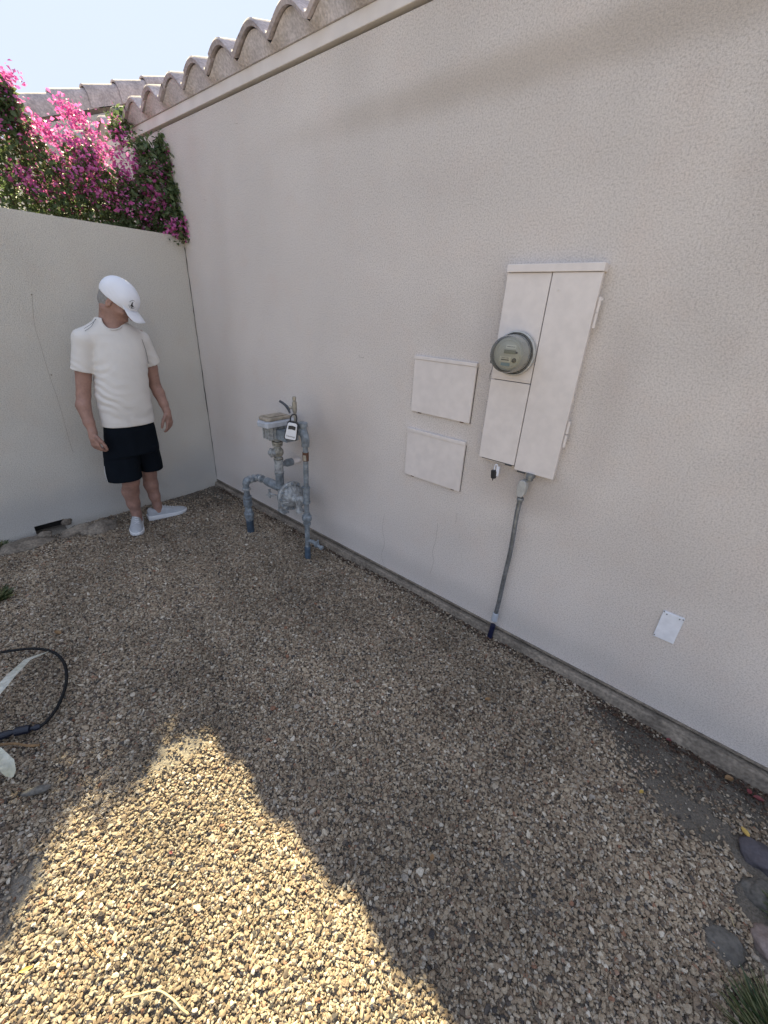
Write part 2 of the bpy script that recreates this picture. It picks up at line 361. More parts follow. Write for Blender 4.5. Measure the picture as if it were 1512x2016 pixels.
rot = np.stack([rng.normal(0, .42, n), rng.normal(0, .42, n), rng.uniform(0, 6.283, n)], -1); attr('rt', 'FLOAT_VECTOR', rot.astype(np.float32))
sh_ = .5+.5*np.sin(S[:, 0]*2.9+1.3*np.sin(S[:, 1]*3.7))*np.sin(S[:, 1]*4.1+S[:, 0]*1.7+.6)      # dusty and clean areas
attr('dust', 'FLOAT', (.80+.30*sh_+.10*np.sin(S[:, 0]*11+S[:, 1]*7)*np.sin(S[:, 1]*13-S[:, 0]*5)).astype(np.float32))
attr('tone', 'FLOAT', rng.random(n).astype(np.float32)); attr('pick', 'INT', rng.integers(0, 10, n).astype(np.int32))
gravel = bpy.data.objects.new('gravel', me); COL.objects.link(gravel); gravel['kind'] = 'stuff'
gravel['label'] = 'loose tan and grey crushed gravel covering the yard'
gm = bpy.data.materials.new('gravel stones'); gm.use_nodes = True; t = gm.node_tree; N = t.nodes; L = t.links; b = N['Principled BSDF']
b.inputs['Roughness'].default_value = .8; b.inputs['Specular IOR Level'].default_value = .35
at = N.new('ShaderNodeAttribute'); at.attribute_type = 'INSTANCER'; at.attribute_name = 'tone'
cr = N.new('ShaderNodeValToRGB'); cr.color_ramp.interpolation = 'LINEAR'
tones = [(0, (.045, .042, .042)), (.05, (.09, .075, .064)), (.14, (.16, .118, .083)), (.32, (.235, .180, .128)), (.54, (.30, .238, .170)), (.74, (.36, .295, .215)), (.84, (.28, .25, .215)), (.92, (.43, .365, .275)), (.975, (.55, .50, .42)), (.99, (.26, .15, .10)), (1, (.20, .10, .06))]
el = cr.color_ramp.elements
while len(el) < len(tones): el.new(.5)
for e, (p, c) in zip(el, tones): e.position = p; e.color = (*c, 1)
L.new(at.outputs['Fac'], cr.inputs[0])
tc = N.new('ShaderNodeTexCoord'); nz = N.new('ShaderNodeTexNoise'); nz.inputs['Scale'].default_value = 2.2; nz.inputs['Detail'].default_value = 5
L.new(tc.outputs['Object'], nz.inputs['Vector']); mr = N.new('ShaderNodeMapRange'); mr.inputs[1].default_value = .3; mr.inputs[2].default_value = .7; mr.inputs[3].default_value = .82; mr.inputs[4].default_value = 1.34
L.new(nz.outputs['Fac'], mr.inputs[0]); mx = N.new('ShaderNodeMix'); mx.data_type = 'RGBA'; mx.blend_type = 'MULTIPLY'; mx.inputs[0].default_value = 1
L.new(cr.outputs[0], mx.inputs[6]); L.new(mr.outputs[0], mx.inputs[7]); at2 = N.new('ShaderNodeAttribute'); at2.attribute_type = 'INSTANCER'; at2.attribute_name = 'dust'
mx2 = N.new('ShaderNodeMix'); mx2.data_type = 'RGBA'; mx2.blend_type = 'MULTIPLY'; mx2.inputs[0].default_value = 1
L.new(mx.outputs[2], mx2.inputs[6]); L.new(at2.outputs['Fac'], mx2.inputs[7]); L.new(mx2.outputs[2], b.inputs['Base Color'])
ng = bpy.data.node_groups.new('gravel stones', 'GeometryNodeTree')
ng.interface.new_socket('Geometry', in_out='INPUT', socket_type='NodeSocketGeometry'); ng.interface.new_socket('Geometry', in_out='OUTPUT', socket_type='NodeSocketGeometry')
N = ng.nodes; L = ng.links; gi = N.new('NodeGroupInput'); go = N.new('NodeGroupOutput')
def named(nm, typ):
    a = N.new('GeometryNodeInputNamedAttribute'); a.data_type = typ; a.inputs[0].default_value = nm; return a.outputs[0]
join = N.new('GeometryNodeJoinGeometry')
for k in range(10):
    ang = k < 6
    ico = N.new('GeometryNodeMeshIcoSphere'); ico.inputs['Subdivisions'].default_value = 2 if ang else 3; ico.inputs['Radius'].default_value = 1
    sp = N.new('GeometryNodeSetPosition'); tn = N.new('ShaderNodeTexNoise'); tn.inputs['Scale'].default_value = 1.0 if ang else .75; tn.inputs['Detail'].default_value = 1.5
    pos = N.new('GeometryNodeInputPosition'); add = N.new('ShaderNodeVectorMath'); add.operation = 'ADD'; add.inputs[1].default_value = (k*7.3, k*3.1, k*5.7)
    L.new(pos.outputs[0], add.inputs[0]); L.new(add.outputs[0], tn.inputs['Vector'])
    sb = N.new('ShaderNodeVectorMath'); sb.operation = 'SUBTRACT'; sb.inputs[1].default_value = (.5, .5, .5); L.new(tn.outputs['Color'], sb.inputs[0])
    sc_ = N.new('ShaderNodeVectorMath'); sc_.operation = 'SCALE'; sc_.inputs[3].default_value = 2.1 if ang else 1.3; L.new(sb.outputs[0], sc_.inputs[0])
    L.new(ico.outputs[0], sp.inputs[0]); L.new(sc_.outputs[0], sp.inputs[3])
    ss = N.new('GeometryNodeSetShadeSmooth'); ss.inputs[2].default_value = not ang
    sm = N.new('GeometryNodeSetMaterial'); sm.inputs[2].default_value = gm
    L.new(sp.outputs[0], ss.inputs[0]); L.new(ss.outputs[0], sm.inputs[0])
    g2 = N.new('GeometryNodeGeometryToInstance'); L.new(sm.outputs[0], g2.inputs[0]); L.new(g2.outputs[0], join.inputs[0])
ip = N.new('GeometryNodeInstanceOnPoints'); L.new(gi.outputs[0], ip.inputs[0]); L.new(join.outputs[0], ip.inputs['Instance']); ip.inputs['Pick Instance'].default_value = True
L.new(named('pick', 'INT'), ip.inputs['Instance Index'])
e2r = N.new('FunctionNodeEulerToRotation'); L.new(named('rt', 'FLOAT_VECTOR'), e2r.inputs[0]); L.new(e2r.outputs[0], ip.inputs['Rotation'])
L.new(named('sc', 'FLOAT_VECTOR'), ip.inputs['Scale']); L.new(ip.outputs[0], go.inputs[0])
gravel.modifiers.new('stones', 'NODES').node_group = ng

# ------------------------------------------------------------------ the house
house = thing('house', (2, .1, 0), 'pale beige stucco house wall under wavy roof tiles, running along the right side', 'house')
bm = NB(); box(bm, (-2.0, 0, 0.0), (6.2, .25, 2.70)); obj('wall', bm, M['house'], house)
bm = NB()   # footing below the stucco edge, slightly irregular
pf = [(-.5, None)]
xs_ = np.arange(.0, 6.21, .05); prev = None
for x in xs_:
    j = .006*mnoise.noise(Vector((x*3, 2, 1)))+.003*mnoise.noise(Vector((x*14, 5, 1)))
    yf = -.030+j; zt = -.012+.003*mnoise.noise(Vector((x*9, 1, 7)))
    ring = [bm.verts.new(p) for p in ((x, .2, -.2), (x, yf-.012, -.2), (x, yf-.006, -.06), (x, yf, zt-.008), (x, yf+.006, zt), (x, .2, zt))]
    if prev:
        for a in range(6): bm.faces.new((prev[a], prev[(a+1) % 6], ring[(a+1) % 6], ring[a]))
    else: bm.faces.new(ring[::-1])
    prev = ring
bm.faces.new(prev); obj('foundation', bm, M['concrete'], house)
bm = NB(); box(bm, (-1.98, -.008, .002), (6.2, -.001, .012)); obj('weep_screed', bm, M['concrete'], house)
bm = NB(); box(bm, (-1.98, -.014, 2.716), (6.2, .1, 2.7745)); obj('fascia', bm, M['fascia'], house, bevel=.003)
# S-tile wave: crest every .305 m
PER = .305; X0 = 1.475
def wave(x, amp=.088):
    u = ((x-X0)/PER) % 1.0                      # 0 at crest
    c = .5+.5*math.cos(2*math.pi*u); return amp*(c**.62)
ZT = 2.797
bm = NB(); xs_ = np.arange(-1.98, 6.2, PER/16)
fr = [bm.verts.new((x, -.022, 2.7753)) for x in xs_]; tp = [bm.verts.new((x, -.066, ZT-.013+wave(x))) for x in xs_]
fb = [bm.verts.new((x, .12, 2.7753)) for x in xs_]; tb = [bm.verts.new((x, .12, ZT-.012+wave(x)+.02)) for x in xs_]
for a, b_ in ((fr, tp), (tp, tb), (tb, fb), (fb, fr)):
    for i in range(len(xs_)-1): bm.faces.new((a[i], a[i+1], b_[i+1], b_[i]))
obj('mortar_closure', bm, M['mortar'], house)
bm = NB()
PITCH = .36
for c in range(9):
    y0 = -.085+c*.33; z0 = ZT+.002+c*.33*PITCH
    for k in range(int((6.2+1.98)/PER)+1):
        xa = X0-PER*12+PER*k-PER*.28; dz = random.uniform(-.004, .004); dy = random.uniform(-.008, .008)
        if xa < -2.05 or xa+PER > 6.3: continue
        n_ = 18; top0 = []; bot0 = []; top1 = []; bot1 = []; lip = []
        for i in range(n_+1):
            x = xa+PER*i/n_*1.02; w = wave(min(x, xa+PER*.999)) if i < n_ else wave(xa+PER*1.0)
            top0.append(bm.verts.new((x, y0+dy, z0+w+.016+dz))); lip.append(bm.verts.new((x, y0+dy-.008, z0+w+.004+dz)))
            bot0.append(bm.verts.new((x, y0+dy, z0+w-.015+dz)))
            top1.append(bm.verts.new((x, y0+.36, z0+w+.006+.36*PITCH-.02))); bot1.append(bm.verts.new((x, y0+.36, z0+w-.012+.36*PITCH-.02)))
        for i in range(n_):
            for a, b_ in ((top0, top1), (lip, top0), (bot0, lip), (bot1, bot0)): bm.faces.new((a[i], a[i+1], b_[i+1], b_[i]))
        bm.faces.new((top0[0], top1[0], bot1[0], bot0[0])); bm.faces.new((top0[-1], bot0[-1], bot1[-1], top1[-1]))
obj('roof_tiles', bm, M['tile'], house, smooth=True, auto=40)
bm = NB(); box(bm, (-1.98, .28, 2.5), (6.2, 3.2, 2.6)); v = bm.verts[:]
for q in v:
    if q.co.z > 2.55: q.co.z = 2.76+(q.co.y)*PITCH
    elif True: q.co.z = 2.70
obj('roof_deck', bm, M['mortar'], house)
def crack(bm, pts, r=.0012):
    tube(bm, pts, r, 5, sub=3)
bm = NB()
for pts in ([(757, 1012), (753, 1040), (757, 1070), (751, 1092), (756, 1112)], [(862, 1030), (858, 1062), (852, 1085), (853, 1108), (846, 1130)], [(706, 700), (712, 704), (717, 703)], [(900, 1010), (897, 1030)], [(402, 392), (406, 395)], [(462, 242), (468, 244)], [(500, 866), (500, 871)]):
    bm = NB(); crack(bm, [W(px, py, .0001) for px, py in pts], .0006); obj('hairline_crack', bm, M['concrete'], house)
pass

# the wing of the house beyond, with its rake tiles
wing = thing('house_wing', (-2.2, 1, 0), 'gable end of the house wing behind the pink flowering vine', 'house wing')
RK0, RKZ, RKS = -.335, 3.10, .41
bm = NB(); XW = -2.03
prof = [(-.26, -.1), (3.6, -.1), (3.6, RKZ-.16+(3.6-RK0)*RKS), (-.26, RKZ-.16+(-.26-RK0)*RKS)]
prism(bm, [(XW, y, z) for y, z in prof], (-4, 0, 0)); obj('wall', bm, M['yard'], wing)
bm = NB(); sl_ = math.hypot(1, RKS); dy_, dz_ = 1/sl_, RKS/sl_
for k in range(12):
    a0 = k*.322; n_ = 12
    ringA = []; ringB = []; ringA2 = []; ringB2 = []
    for i in range(n_+1):
        th = math.pi*i/n_
        for ring, s, rr in ((ringA, a0, 1.0), (ringB, a0+.40, .84), (ringA2, a0, .86), (ringB2, a0+.40, .72)):
            cx = XW+.02-.09; x = cx+math.cos(th)*.105*rr; hz = math.sin(th)**.7*.105*rr if 0 < i < n_ else 0
            down = .075*rr*(1-math.sin(th)**.5) if 0 < i < n_ else .085*rr
            y = RK0+s*dy_; z = RKZ-.03+s*dz_+hz-down+(.0 if s == a0 else -.022)
            if i < n_/2 and s == a0: y += 0
            ring.append(bm.verts.new((x, y-hz*.25, z)))
    for i in range(n_):
        bm.faces.new((ringA[i], ringA[i+1], ringB[i+1], ringB[i])); bm.faces.new((ringA2[i], ringB2[i], ringB2[i+1], ringA2[i+1]))
        bm.faces.new((ringA[i], ringA2[i], ringA2[i+1], ringA[i+1]))
obj('rake_tiles', bm, M['tile'], wing, smooth=True, auto=45)
bm = NB()   # main field of the wing roof, behind the rake
prism(bm, [(XW-.1, RK0+.02, RKZ-.10), (XW-.1, 3.8, RKZ-.10+(3.8-RK0-.02)*RKS), (XW-.1, 3.8, RKZ-.14+(3.8-RK0-.02)*RKS), (XW-.1, RK0+.02, RKZ-.14)], (-4, 0, 0))
obj('roof_field', bm, M['tile'], wing)

# ------------------------------------------------------------------ the garden wall
gwall = thing('garden_wall', (-.08, -2, 0), 'low grey beige stucco garden wall behind the standing man', 'garden wall')
bm = NB()
# a broken hole in its foot at y -1.46 .. -1.27
hy0, hy1, hz = Q(70, 1046)[1], Q(129, 1030)[1], .018
def gwbase(y): return -.005
TOPZ = 2.04
ys_ = [-5.5, hy0, hy1, -.001]
for (a, b_, z0) in ((-5.5, hy0, -.15), (hy0, hy1, hz), (hy1, -.001, -.15)): box(bm, (-.16, a, z0), (0, b_, TOPZ))
bmesh.ops.remove_doubles(bm, verts=bm.verts, dist=1e-5)
obj('wall', bm, M['yard'], gwall)
bm = NB(); box(bm, (-.15, hy0, -.15), (-.10, hy1, hz-.002)); obj('broken_hole', bm, M['gap'], gwall)
bm = NB()
for pts in ([(63, 582), (68, 640), (80, 680), (96, 735), (118, 800), (140, 880), (146, 890)],):
    crack(bm, [Q(px, py, .0002) for px, py in pts], .0007)
for px, py in ((62, 580), (101, 738)): lathe(bm, Q(px, py, -.001), (1, 0, 0), [(0, .005), (.006, .004)], 8)
obj('hairline_crack', bm, M['concrete'], gwall)
bm = NB(); pts = []
for z in np.arange(.03, 2.0, .045): pts.append((.003+.003*random.random(), -.003-.003*random.random(), z))
rad = [random.choice([.0008, .0018, .0028, .0012]) for _ in pts]
tube(bm, pts, rad, 6); obj('corner_joint', bm, M['gap'], gwall)
# broken concrete lumps at the foot of that wall
def blob(bm, c, r, seed=0, amp=.2, sub=3, fl=1.3):
    ret = bmesh.ops.create_icosphere(bm, subdivisions=sub, radius=1)
    for v in ret['verts']:
        n_ = v.co.normalized(); k = 1+amp*mnoise.noise(n_*fl+Vector((seed*3.7, seed, 1)))+amp*.3*mnoise.noise(n_*4+Vector((seed, 2, 1)))
        v.co = Vector((c[0]+n_.x*r[0]*k, c[1]+n_.y*r[1]*k, c[2]+n_.z*r[2]*k))
def lump(name, cs, material, label, cat, amp=.35, group=None):
    bm = NB()
    for i, (c, r) in enumerate(cs): blob(bm, c, r, seed=i+len(label), amp=amp)
    o = obj(name, bm, material, None, smooth=True, auto=60); tagp(o, label, cat, group); return o
g0 = G(50, 1072); g1 = G(195, 1045)
lump('concrete_lump', [((g0[0]+.02, g0[1]-.02, -.055), (.09, .17, .042)), ((g0[0]-.03, g0[1]+.12, -.035), (.035, .05, .03))], M['concrete'], 'flat spilled concrete lump at the foot of the garden wall, left of the hole', 'concrete lump')
lump('concrete_lump', [((g1[0]-.03, g1[1]+.02, -.05), (.085, .12, .058)), ((g1[0]-.09, g1[1]-.10, -.045), (.05, .12, .04)), ((.0, hy1+.01, -.01), (.02, .035, .03))], M['concrete'], 'rounded spilled concrete lump at the foot of the garden wall, beside the man', 'concrete lump')

# ------------------------------------------------------------------ electrical service on the house wall
def wallplate(nm, TL, TR, BL, BR, proud, label, group=None, flange=True, material=None):
    xs = [W(*TL)[0], W(*BL)[0]]; xe = [W(*TR)[0], W(*BR)[0]]; zt = (W(*TL)[2]+W(*TR)[2])/2; zb = (W(*BL)[2]+W(*BR)[2])/2
    return sum(xs)/2, sum(xe)/2, zb, zt
x0, x1, z0, z1 = wallplate(None, (1001, 520), (1195, 517), (943, 905), (1087, 945), 0, '')
PY = -.040
a = W(1001, 520, PY); b_ = W(1195, 517, PY); c_ = W(943, 905, PY); d_ = W(1087, 945, PY)
px0, px1, pz0, pz1 = (a[0]+c_[0])/2, (b_[0]+d_[0])/2, (c_[2]+d_[2])/2, (a[2]+b_[2])/2
panel = thing('electrical_panel', ((px0+px1)/2, 0, pz0), 'tall beige steel meter panel with two long doors on the stucco wall', 'electrical panel')
mid = W(1088, 531, PY)[0]; mid = (mid+W(1012, 926, PY)[0])/2
spl = W(1000, 750, PY)[2]
bm = NB(); box(bm, (px0+.006, -.0005, pz0+.006), (px1-.006, PY+.012, pz1-.004)); obj('cabinet', bm, M['plate'], panel, bevel=.002)
bm = NB(); box(bm, (px0+.012, PY+.0118, pz0+.012), (px1-.012, PY+.008, pz1-.03)); obj('seam_gap', bm, M['gap'], panel)
bm = NB(); box(bm, (px0, PY+.008, spl+.0015), (mid-.0022, PY, pz1-.030)); obj('meter_cover', bm, M['plate'], panel, bevel=.0015)
bm = NB(); box(bm, (px0, PY+.008, pz0+.018), (mid-.0022, PY-.001, spl-.0015)); obj('lower_cover', bm, M['plate'], panel, bevel=.0015)
bm = NB(); box(bm, (mid+.0022, PY+.008, pz0+.002), (px1, PY-.003, pz1-.030)); dr = obj('breaker_door', bm, M['plate'], panel, bevel=.0015)
bm = NB(); box(bm, (px0-.002, -.0005, pz1-.0285), (px1+.002, PY-.009, pz1)); obj('rain_flange', bm, M['plate'], panel, bevel=.002)
bm = NB(); box(bm, (px0+.004, PY-.0022, spl+.009), (mid-.004, PY+.001, spl+.013)); obj('trim_strip', bm, M['plate'], panel)
for py_ in (600, 632, 842, 870):
    w_ = W(1180 if py_ < 700 else 1113, py_, PY)
    bm = NB(); tube(bm, [(px1+.007, PY+.010, w_[2]-.026), (px1+.007, PY+.010, w_[2]+.026)], .006, 10); box(bm, (px1-.001, PY+.013, w_[2]-.024), (px1+.008, PY+.009, w_[2]+.024))
    obj('hinge', bm, M['plate'], panel, smooth=True)
bm = NB(); box(bm, (mid-.045, PY-.002, pz0+.012), (mid-.012, PY-.007, pz0+.018)); obj('latch', bm, M['darkmetal'], panel)
bm = NB(); box(bm, (mid+.02, PY-.002, pz0-.004), (mid+.06, PY-.009, pz0+.0015)); obj('latch', bm, M['darkmetal'], panel)
for px, py in ((1099, 571), (1186, 590)):
    bm = NB(); lathe(bm, W(px, py, PY-.003), (0, -1, 0), [(0, .004), (.002, .003)], 8); obj('screw', bm, M['plate'], panel, smooth=True)

# electric meter plugged in the panel
rc = W(1016, 696, PY-.004); R_ = .088
fx = None
meter = thing('electric_meter', rc, 'round glass electric meter with grey face on the tall steel panel', 'electric meter')
bm = NB(); lathe(bm, rc, (0, -1, 0), [(0, R_+.001), (.012, R_+.003), (.020, R_+.002), (.022, R_-.003), (.008, R_-.008)], 48); obj('base_ring', bm, M['fitting'], meter, smooth=True)
bm = NB(); c0 = np.array(rc)+[0, -.022, 0]; lathe(bm, c0, (0, -1, 0), [(0, R_-.011), (.004, R_-.009)], 40); obj('dark_gasket', bm, M['black'], meter, smooth=True)
best = min(np.arange(.03, .2, .002), key=lambda q: abs((lambda p: (PX+F*(RW.T@(p-CAM))[:2]/(RW.T@(p-CAM))[2])[0])(np.array(rc)+[0, -q, 0])-994))
DEP = float(best)
bm = NB(); lathe(bm, np.array(rc)+[0, -.022, 0], (0, -1, 0), [(0, R_-.010), (.004, R_-.011), (DEP*.5, R_-.013), (DEP-.040, R_-.015), (DEP-.030, R_-.017), (DEP-.024, R_-.022), (DEP-.021, R_-.032)], 48); gl = obj('glass_cover', bm, M['glass'], meter, smooth=True, auto=50)
bm = NB(); lathe(bm, np.array(rc)+[0, -.020, 0], (0, -1, 0), [(0, R_-.018), (DEP-.052, R_-.022), (DEP-.050, R_-.030)], 40); obj('inner_drum', bm, M['face'], meter, smooth=True)
fy = rc[1]-.020-(DEP-.050)
bm = NB(); lathe(bm, (rc[0], fy-.0005, rc[2]), (0, -1, 0), [(0, R_-.029), (.003, R_-.030), (.003, R_-.034), (.0015, R_-.036)], 40); fp = obj('face_plate', bm, M['face'], meter, smooth=True)
def onface(nm, cx, cz, w, h, mt, d=.004, parent=None):
    bm = NB(); box(bm, (rc[0]+cx-w/2, fy-.001, rc[2]+cz-h/2), (rc[0]+cx+w/2, fy-d, rc[2]+cz+h/2)); return obj(nm, bm, M[mt], parent or fp)
onface('rating_label', .010, .030, .044, .015, 'label'); onface('display', .008, .010, .052, .015, 'lcd', .0045); onface('nameplate', -.008, -.020, .050, .022, 'label', .0046)
onface('blue_band', -.004, -.040, .040, .012, 'blue', .0043)
text_obj('serial_text', '54 871 026', .0075, (rc[0]-.008, fy-.0048, rc[2]-.015), (1, 0, 0), (0, 0, 1), M['print'], fp)
onface('barcode', -.008, -.0225, .036, .0045, 'print', .0050); onface('rating_text', .010, .030, .036, .002, 'print', .0044)
bm = NB(); lathe(bm, (rc[0]+.038, fy-.001, rc[2]+.009), (0, -1, 0), [(0, .005), (.006, .004)], 12); lathe(bm, (rc[0]+.032, fy-.001, rc[2]-.022), (0, -1, 0), [(0, .010), (.006, .009), (.007, .004)], 14); obj('reset_knob', bm, M['black'], fp, smooth=True)
sp_ = np.array(rc)+[-R_-.002, -.016, -.040]
bm = NB(); lathe(bm, sp_, (-.6, -1, 0), [(0, .009), (.014, .009), (.016, .005)], 12); seal = obj('locking_seal', bm, M['black'], meter, smooth=True)
bm = NB(); tube(bm, [sp_+[0, -.008, -.004], sp_+[.004, -.012, -.03], sp_+[-.003, -.010, -.06], sp_+[.0, -.006, -.085]], .0011, 6, sub=4); obj('seal_wire', bm, M['darkmetal'], meter)

# padlock hanging below the left cover
pk = W(976, 922, PY-.012)
pad = thing('padlock', pk, 'small dark padlock hanging below the left panel door', 'padlock')
bm = NB(); tube(bm, [pk+[.006, 0, -.014], pk+[.006, 0, .012], pk+[.001, 0, .020], pk+[-.006, 0, .012], pk+[-.006, 0, -.014]], .0028, 8, sub=4); obj('shackle', bm, M['steel'], pad, smooth=True)
bm = NB(); pp_ = pk+[-.004, -.004, -.030]; obox(bm, pp_, (1, 0, .15), (0, 1, 0), (-.15, 0, 1), .022, .018, .042); obj('lock_body', bm, M['black'], pad, bevel=.003)
bm = NB(); obox(bm, pk+[.014, 0, -.012], (1, 0, 0), (0, 1, 0), (0, 0, 1), .010, .004, .048); obj('hasp_strip', bm, M['steel'], pad)
bm = NB(); tube(bm, [pp_+[0, 0, -.02], pp_+[0, 0, -.034]], [.004, .002], 8); obj('key_tab', bm, M['black'], pad)

# blank covers
def cover(TL, TR, BL, BR, label):
    y = -.014
    P4 = [W(*p, y) for p in (TL, TR, BR, BL)]
    xa = (P4[0][0]+P4[3][0])/2; xb = (P4[1][0]+P4[2][0])/2; za = (P4[2][2]+P4[3][2])/2; zb = (P4[0][2]+P4[1][2])/2
    t_ = thing('utility_cover', (xa, 0, za), label, 'utility cover', 'blank beige utility covers beside the panel')
    bm = NB(); box(bm, (xa, -.0005, za), (xb, y, zb-.018)); obj('cover', bm, M['plate'], t_, bevel=.0015)
    bm = NB(); box(bm, (xa-.001, -.0005, zb-.0172), (xb+.001, y-.004, zb)); obj('top_flange', bm, M['plate'], t_, bevel=.0015)
    for xx in (xa+.045, xb-.055):
        bm = NB(); box(bm, (xx, -.0006, za-.0055), (xx+.018, y+.004, za-.0002)); obj('catch', bm, M['rust'], t_)
    bm = NB(); box(bm, (xa-.0022, -.0008, za-.0022), (xb+.0022, -.003, zb-.02)); obj('edge_gap', bm, M['gap'], t_)
cover((817, 700), (940, 714), (809, 810), (923, 832), 'blank beige steel cover, the upper of the two beside the panel')
cover((802, 842), (917, 870), (797, 932), (903, 968), 'blank beige steel cover, the lower of the two beside the panel')

# silver cover plate low on the wall
P4 = [W(*p, -.008) for p in ((1305, 1203), (1347, 1217), (1328, 1268), (1285, 1253))]
xa = (P4[0][0]+P4[3][0])/2; xb = (P4[1][0]+P4[2][0])/2; za = (P4[2][2]+P4[3][2])/2; zb = (P4[0][2]+P4[1][2])/2
cp = thing('cover_plate', (xa, 0, za), 'small bright silver cover plate low on the stucco wall', 'cover plate')
bm = NB(); box(bm, (xa, -.0005, za), (xb, -.008, zb)); obj('plate', bm, M['steel'], cp, bevel=.002)
for sx, sz in ((.2, .92), (.8, .92), (.05, .98), (.95, .95), (.05, .06)):
    bm = NB(); lathe(bm, (xa+(xb-xa)*sx, -.0078, za+(zb-za)*sz), (0, -1, 0), [(0, .0028), (.0012, .0022)], 8); obj('screw_hole', bm, M['gap'], cp)

# conduit
CY = -.045
cdt = thing('conduit', G(965, 1258), 'grey metal conduit rising from the gravel to the tall panel', 'conduit')
top = W(1035, 945, CY-.01); lb = [W(1033, 944, CY), W(1024, 978, CY)]
bm = NB()
ax = Vector(nrm(lb[1]-lb[0])); cen = (lb[0]+lb[1])/2
sd = Vector((1, 0, 0)); sd = (sd-ax*sd.dot(ax)).normalized(); nn = ax.cross(sd)
pts = []
for i in range(24):
    th = 2*math.pi*i/24; u_ = math.cos(th); v_ = math.sin(th)
    pts.append(Vector(cen)+sd*(.0205*np.sign(u_)*abs(u_)**.7)+ax*(.043*np.sign(v_)*abs(v_)**.75)-nn*.018)
prism(bm, pts, nn*.036); obj('conduit_body', bm, M['fitting'], cdt, bevel=.004)
bm = NB(); box(bm, (top[0]-.002, CY+.022, pz0-.018), (top[0]+.03, CY-.012, pz0+.004)); lathe(bm, (top[0]+.012, CY+.004, pz0-.03), (0, 0, 1), [(0, .016), (.012, .016), (.013, .020), (.028, .020)], 16); obj('hub', bm, M['conduit'], cdt, smooth=True)
cpix = [(1024, 984), (1018, 1010), (1012, 1045), (1004, 1090), (992, 1140), (982, 1185), (975, 1212)]
cpts = [W(px, py, CY+(.01 if i > 2 else .0)) for i, (px, py) in enumerate(cpix)]
bm = NB(); tube(bm, cpts, .0115, 14, sub=6); obj('pipe', bm, M['conduit'], cdt, smooth=True)
bm = NB(); lathe(bm, cpts[0]+np.array([0, 0, .012]), cpts[1]-cpts[0], [(0, .015), (.006, .017), (.012, .017), (.014, .014), (.024, .013)], 16); obj('connector', bm, M['conduit'], cdt, smooth=True)
e0 = cpts[-1]; e1 = W(971, 1230, CY+.01); e2 = W(961, 1264, CY+.005); e2 = e2+(e2-e1)*.3
bm = NB(); lathe(bm, e0+(e0-e1)*.3, e1-e0, [(0, .0125), (.004, .016), (.034, .0175), (.044, .0185), (.052, .0175)], 18); obj('coupling', bm, M['pvc'], cdt, smooth=True)
bm = NB(); tube(bm, [e1, e2], .0145, 16); obj('buried_sleeve', bm, M['sleeve'], cdt, smooth=True)

# ------------------------------------------------------------------ gas meter set
gas = thing('gas_meter', (1.4, -.2, -.05), 'weathered grey gas meter and pipe assembly standing by the house wall', 'gas meter')
def gp(nm, A, d, prof, mt, seg=18, parent=None, **k):
    bm = NB(); lathe(bm, A, d, prof, seg); return obj(nm, bm, M[mt], parent or gas, smooth=True, auto=38, **k)
UPV = Vector((0, 0, 1))
def fit(r, L_, lip=.004): return [(0, r), (0.0, r+lip), (.010, r+lip), (.012, r), (L_-.012, r), (L_-.010, r+lip), (L_, r+lip), (L_, r)]
# right riser
rb = G(606, 1098, -.055); rt = W(601, 866, rb[1]+.012); RD = Vector(nrm(rt-rb)); RL = float(np.linalg.norm(rt-rb))
bm = NB(); tube(bm, [rb-np.array(RD)*.1, rt], .0175, 16); obj('riser_pipe', bm, M['gasgrey'], gas, smooth=True)
def rp(py):      # point on the riser at image row py
    best = min(np.linspace(0, RL, 300), key=lambda s: abs((lambda q: PX[1]+F*q[1]/q[2])(RW.T@(rb+np.array(RD)*s-CAM))-py)); return rb+np.array(RD)*best
gp('pipe_wrap', rp(1100)-np.array(RD)*.02, RD, [(0, .022), (.05, .0225), (.09, .021), (.11, .0235), (.118, .019)], 'tape')
gp('coupling', rp(1033), RD, [(0, .018), (.0, .026), (.018, .028), (.02, .024), (.035, .024), (.037, .033), (.055, .035), (.073, .033), (.075, .025), (.09, .024), (.092, .018)], 'gasgrey', 8)
gp('coupling', rp(990), RD, fit(.023, .12), 'gasgrey')
gp('pipe_tag', rp(907), RD, [(0, .0178), (0, .0205), (.058, .0205), (.058, .0178)], 'rust')
bm = NB(); q = rp(900); obox(bm, q+np.array([.012, -.018, 0]), (.83, .55, 0), (.55, -.83, 0), (0, 0, 1), .020, .004, .036); obj('tag_plate', bm, M['brass'], gas)
# drain valve on the riser
v0 = rp(1064)
bm = NB(); tube(bm, [v0, v0+np.array([.05, .012, .004]), v0+np.array([.085, .018, -.010]), v0+np.array([.125, .022, -.018])], [.014, .014, .013, .012], 12, sub=3); obj('side_branch', bm, M['gasgrey'], gas, smooth=True)
gp('branch_cock', v0+np.array([.075, .014, -.022]), (.35, .1, 1), [(0, .013), (.010, .016), (.032, .016), (.040, .012), (.042, .007), (.058, .007)], 'gasgrey', 8)
gp('branch_cap', v0+np.array([.118, .020, -.014]), (1, .2, -.2), [(0, .016), (.016, .017), (.02, .012)], 'gasgrey', 8)
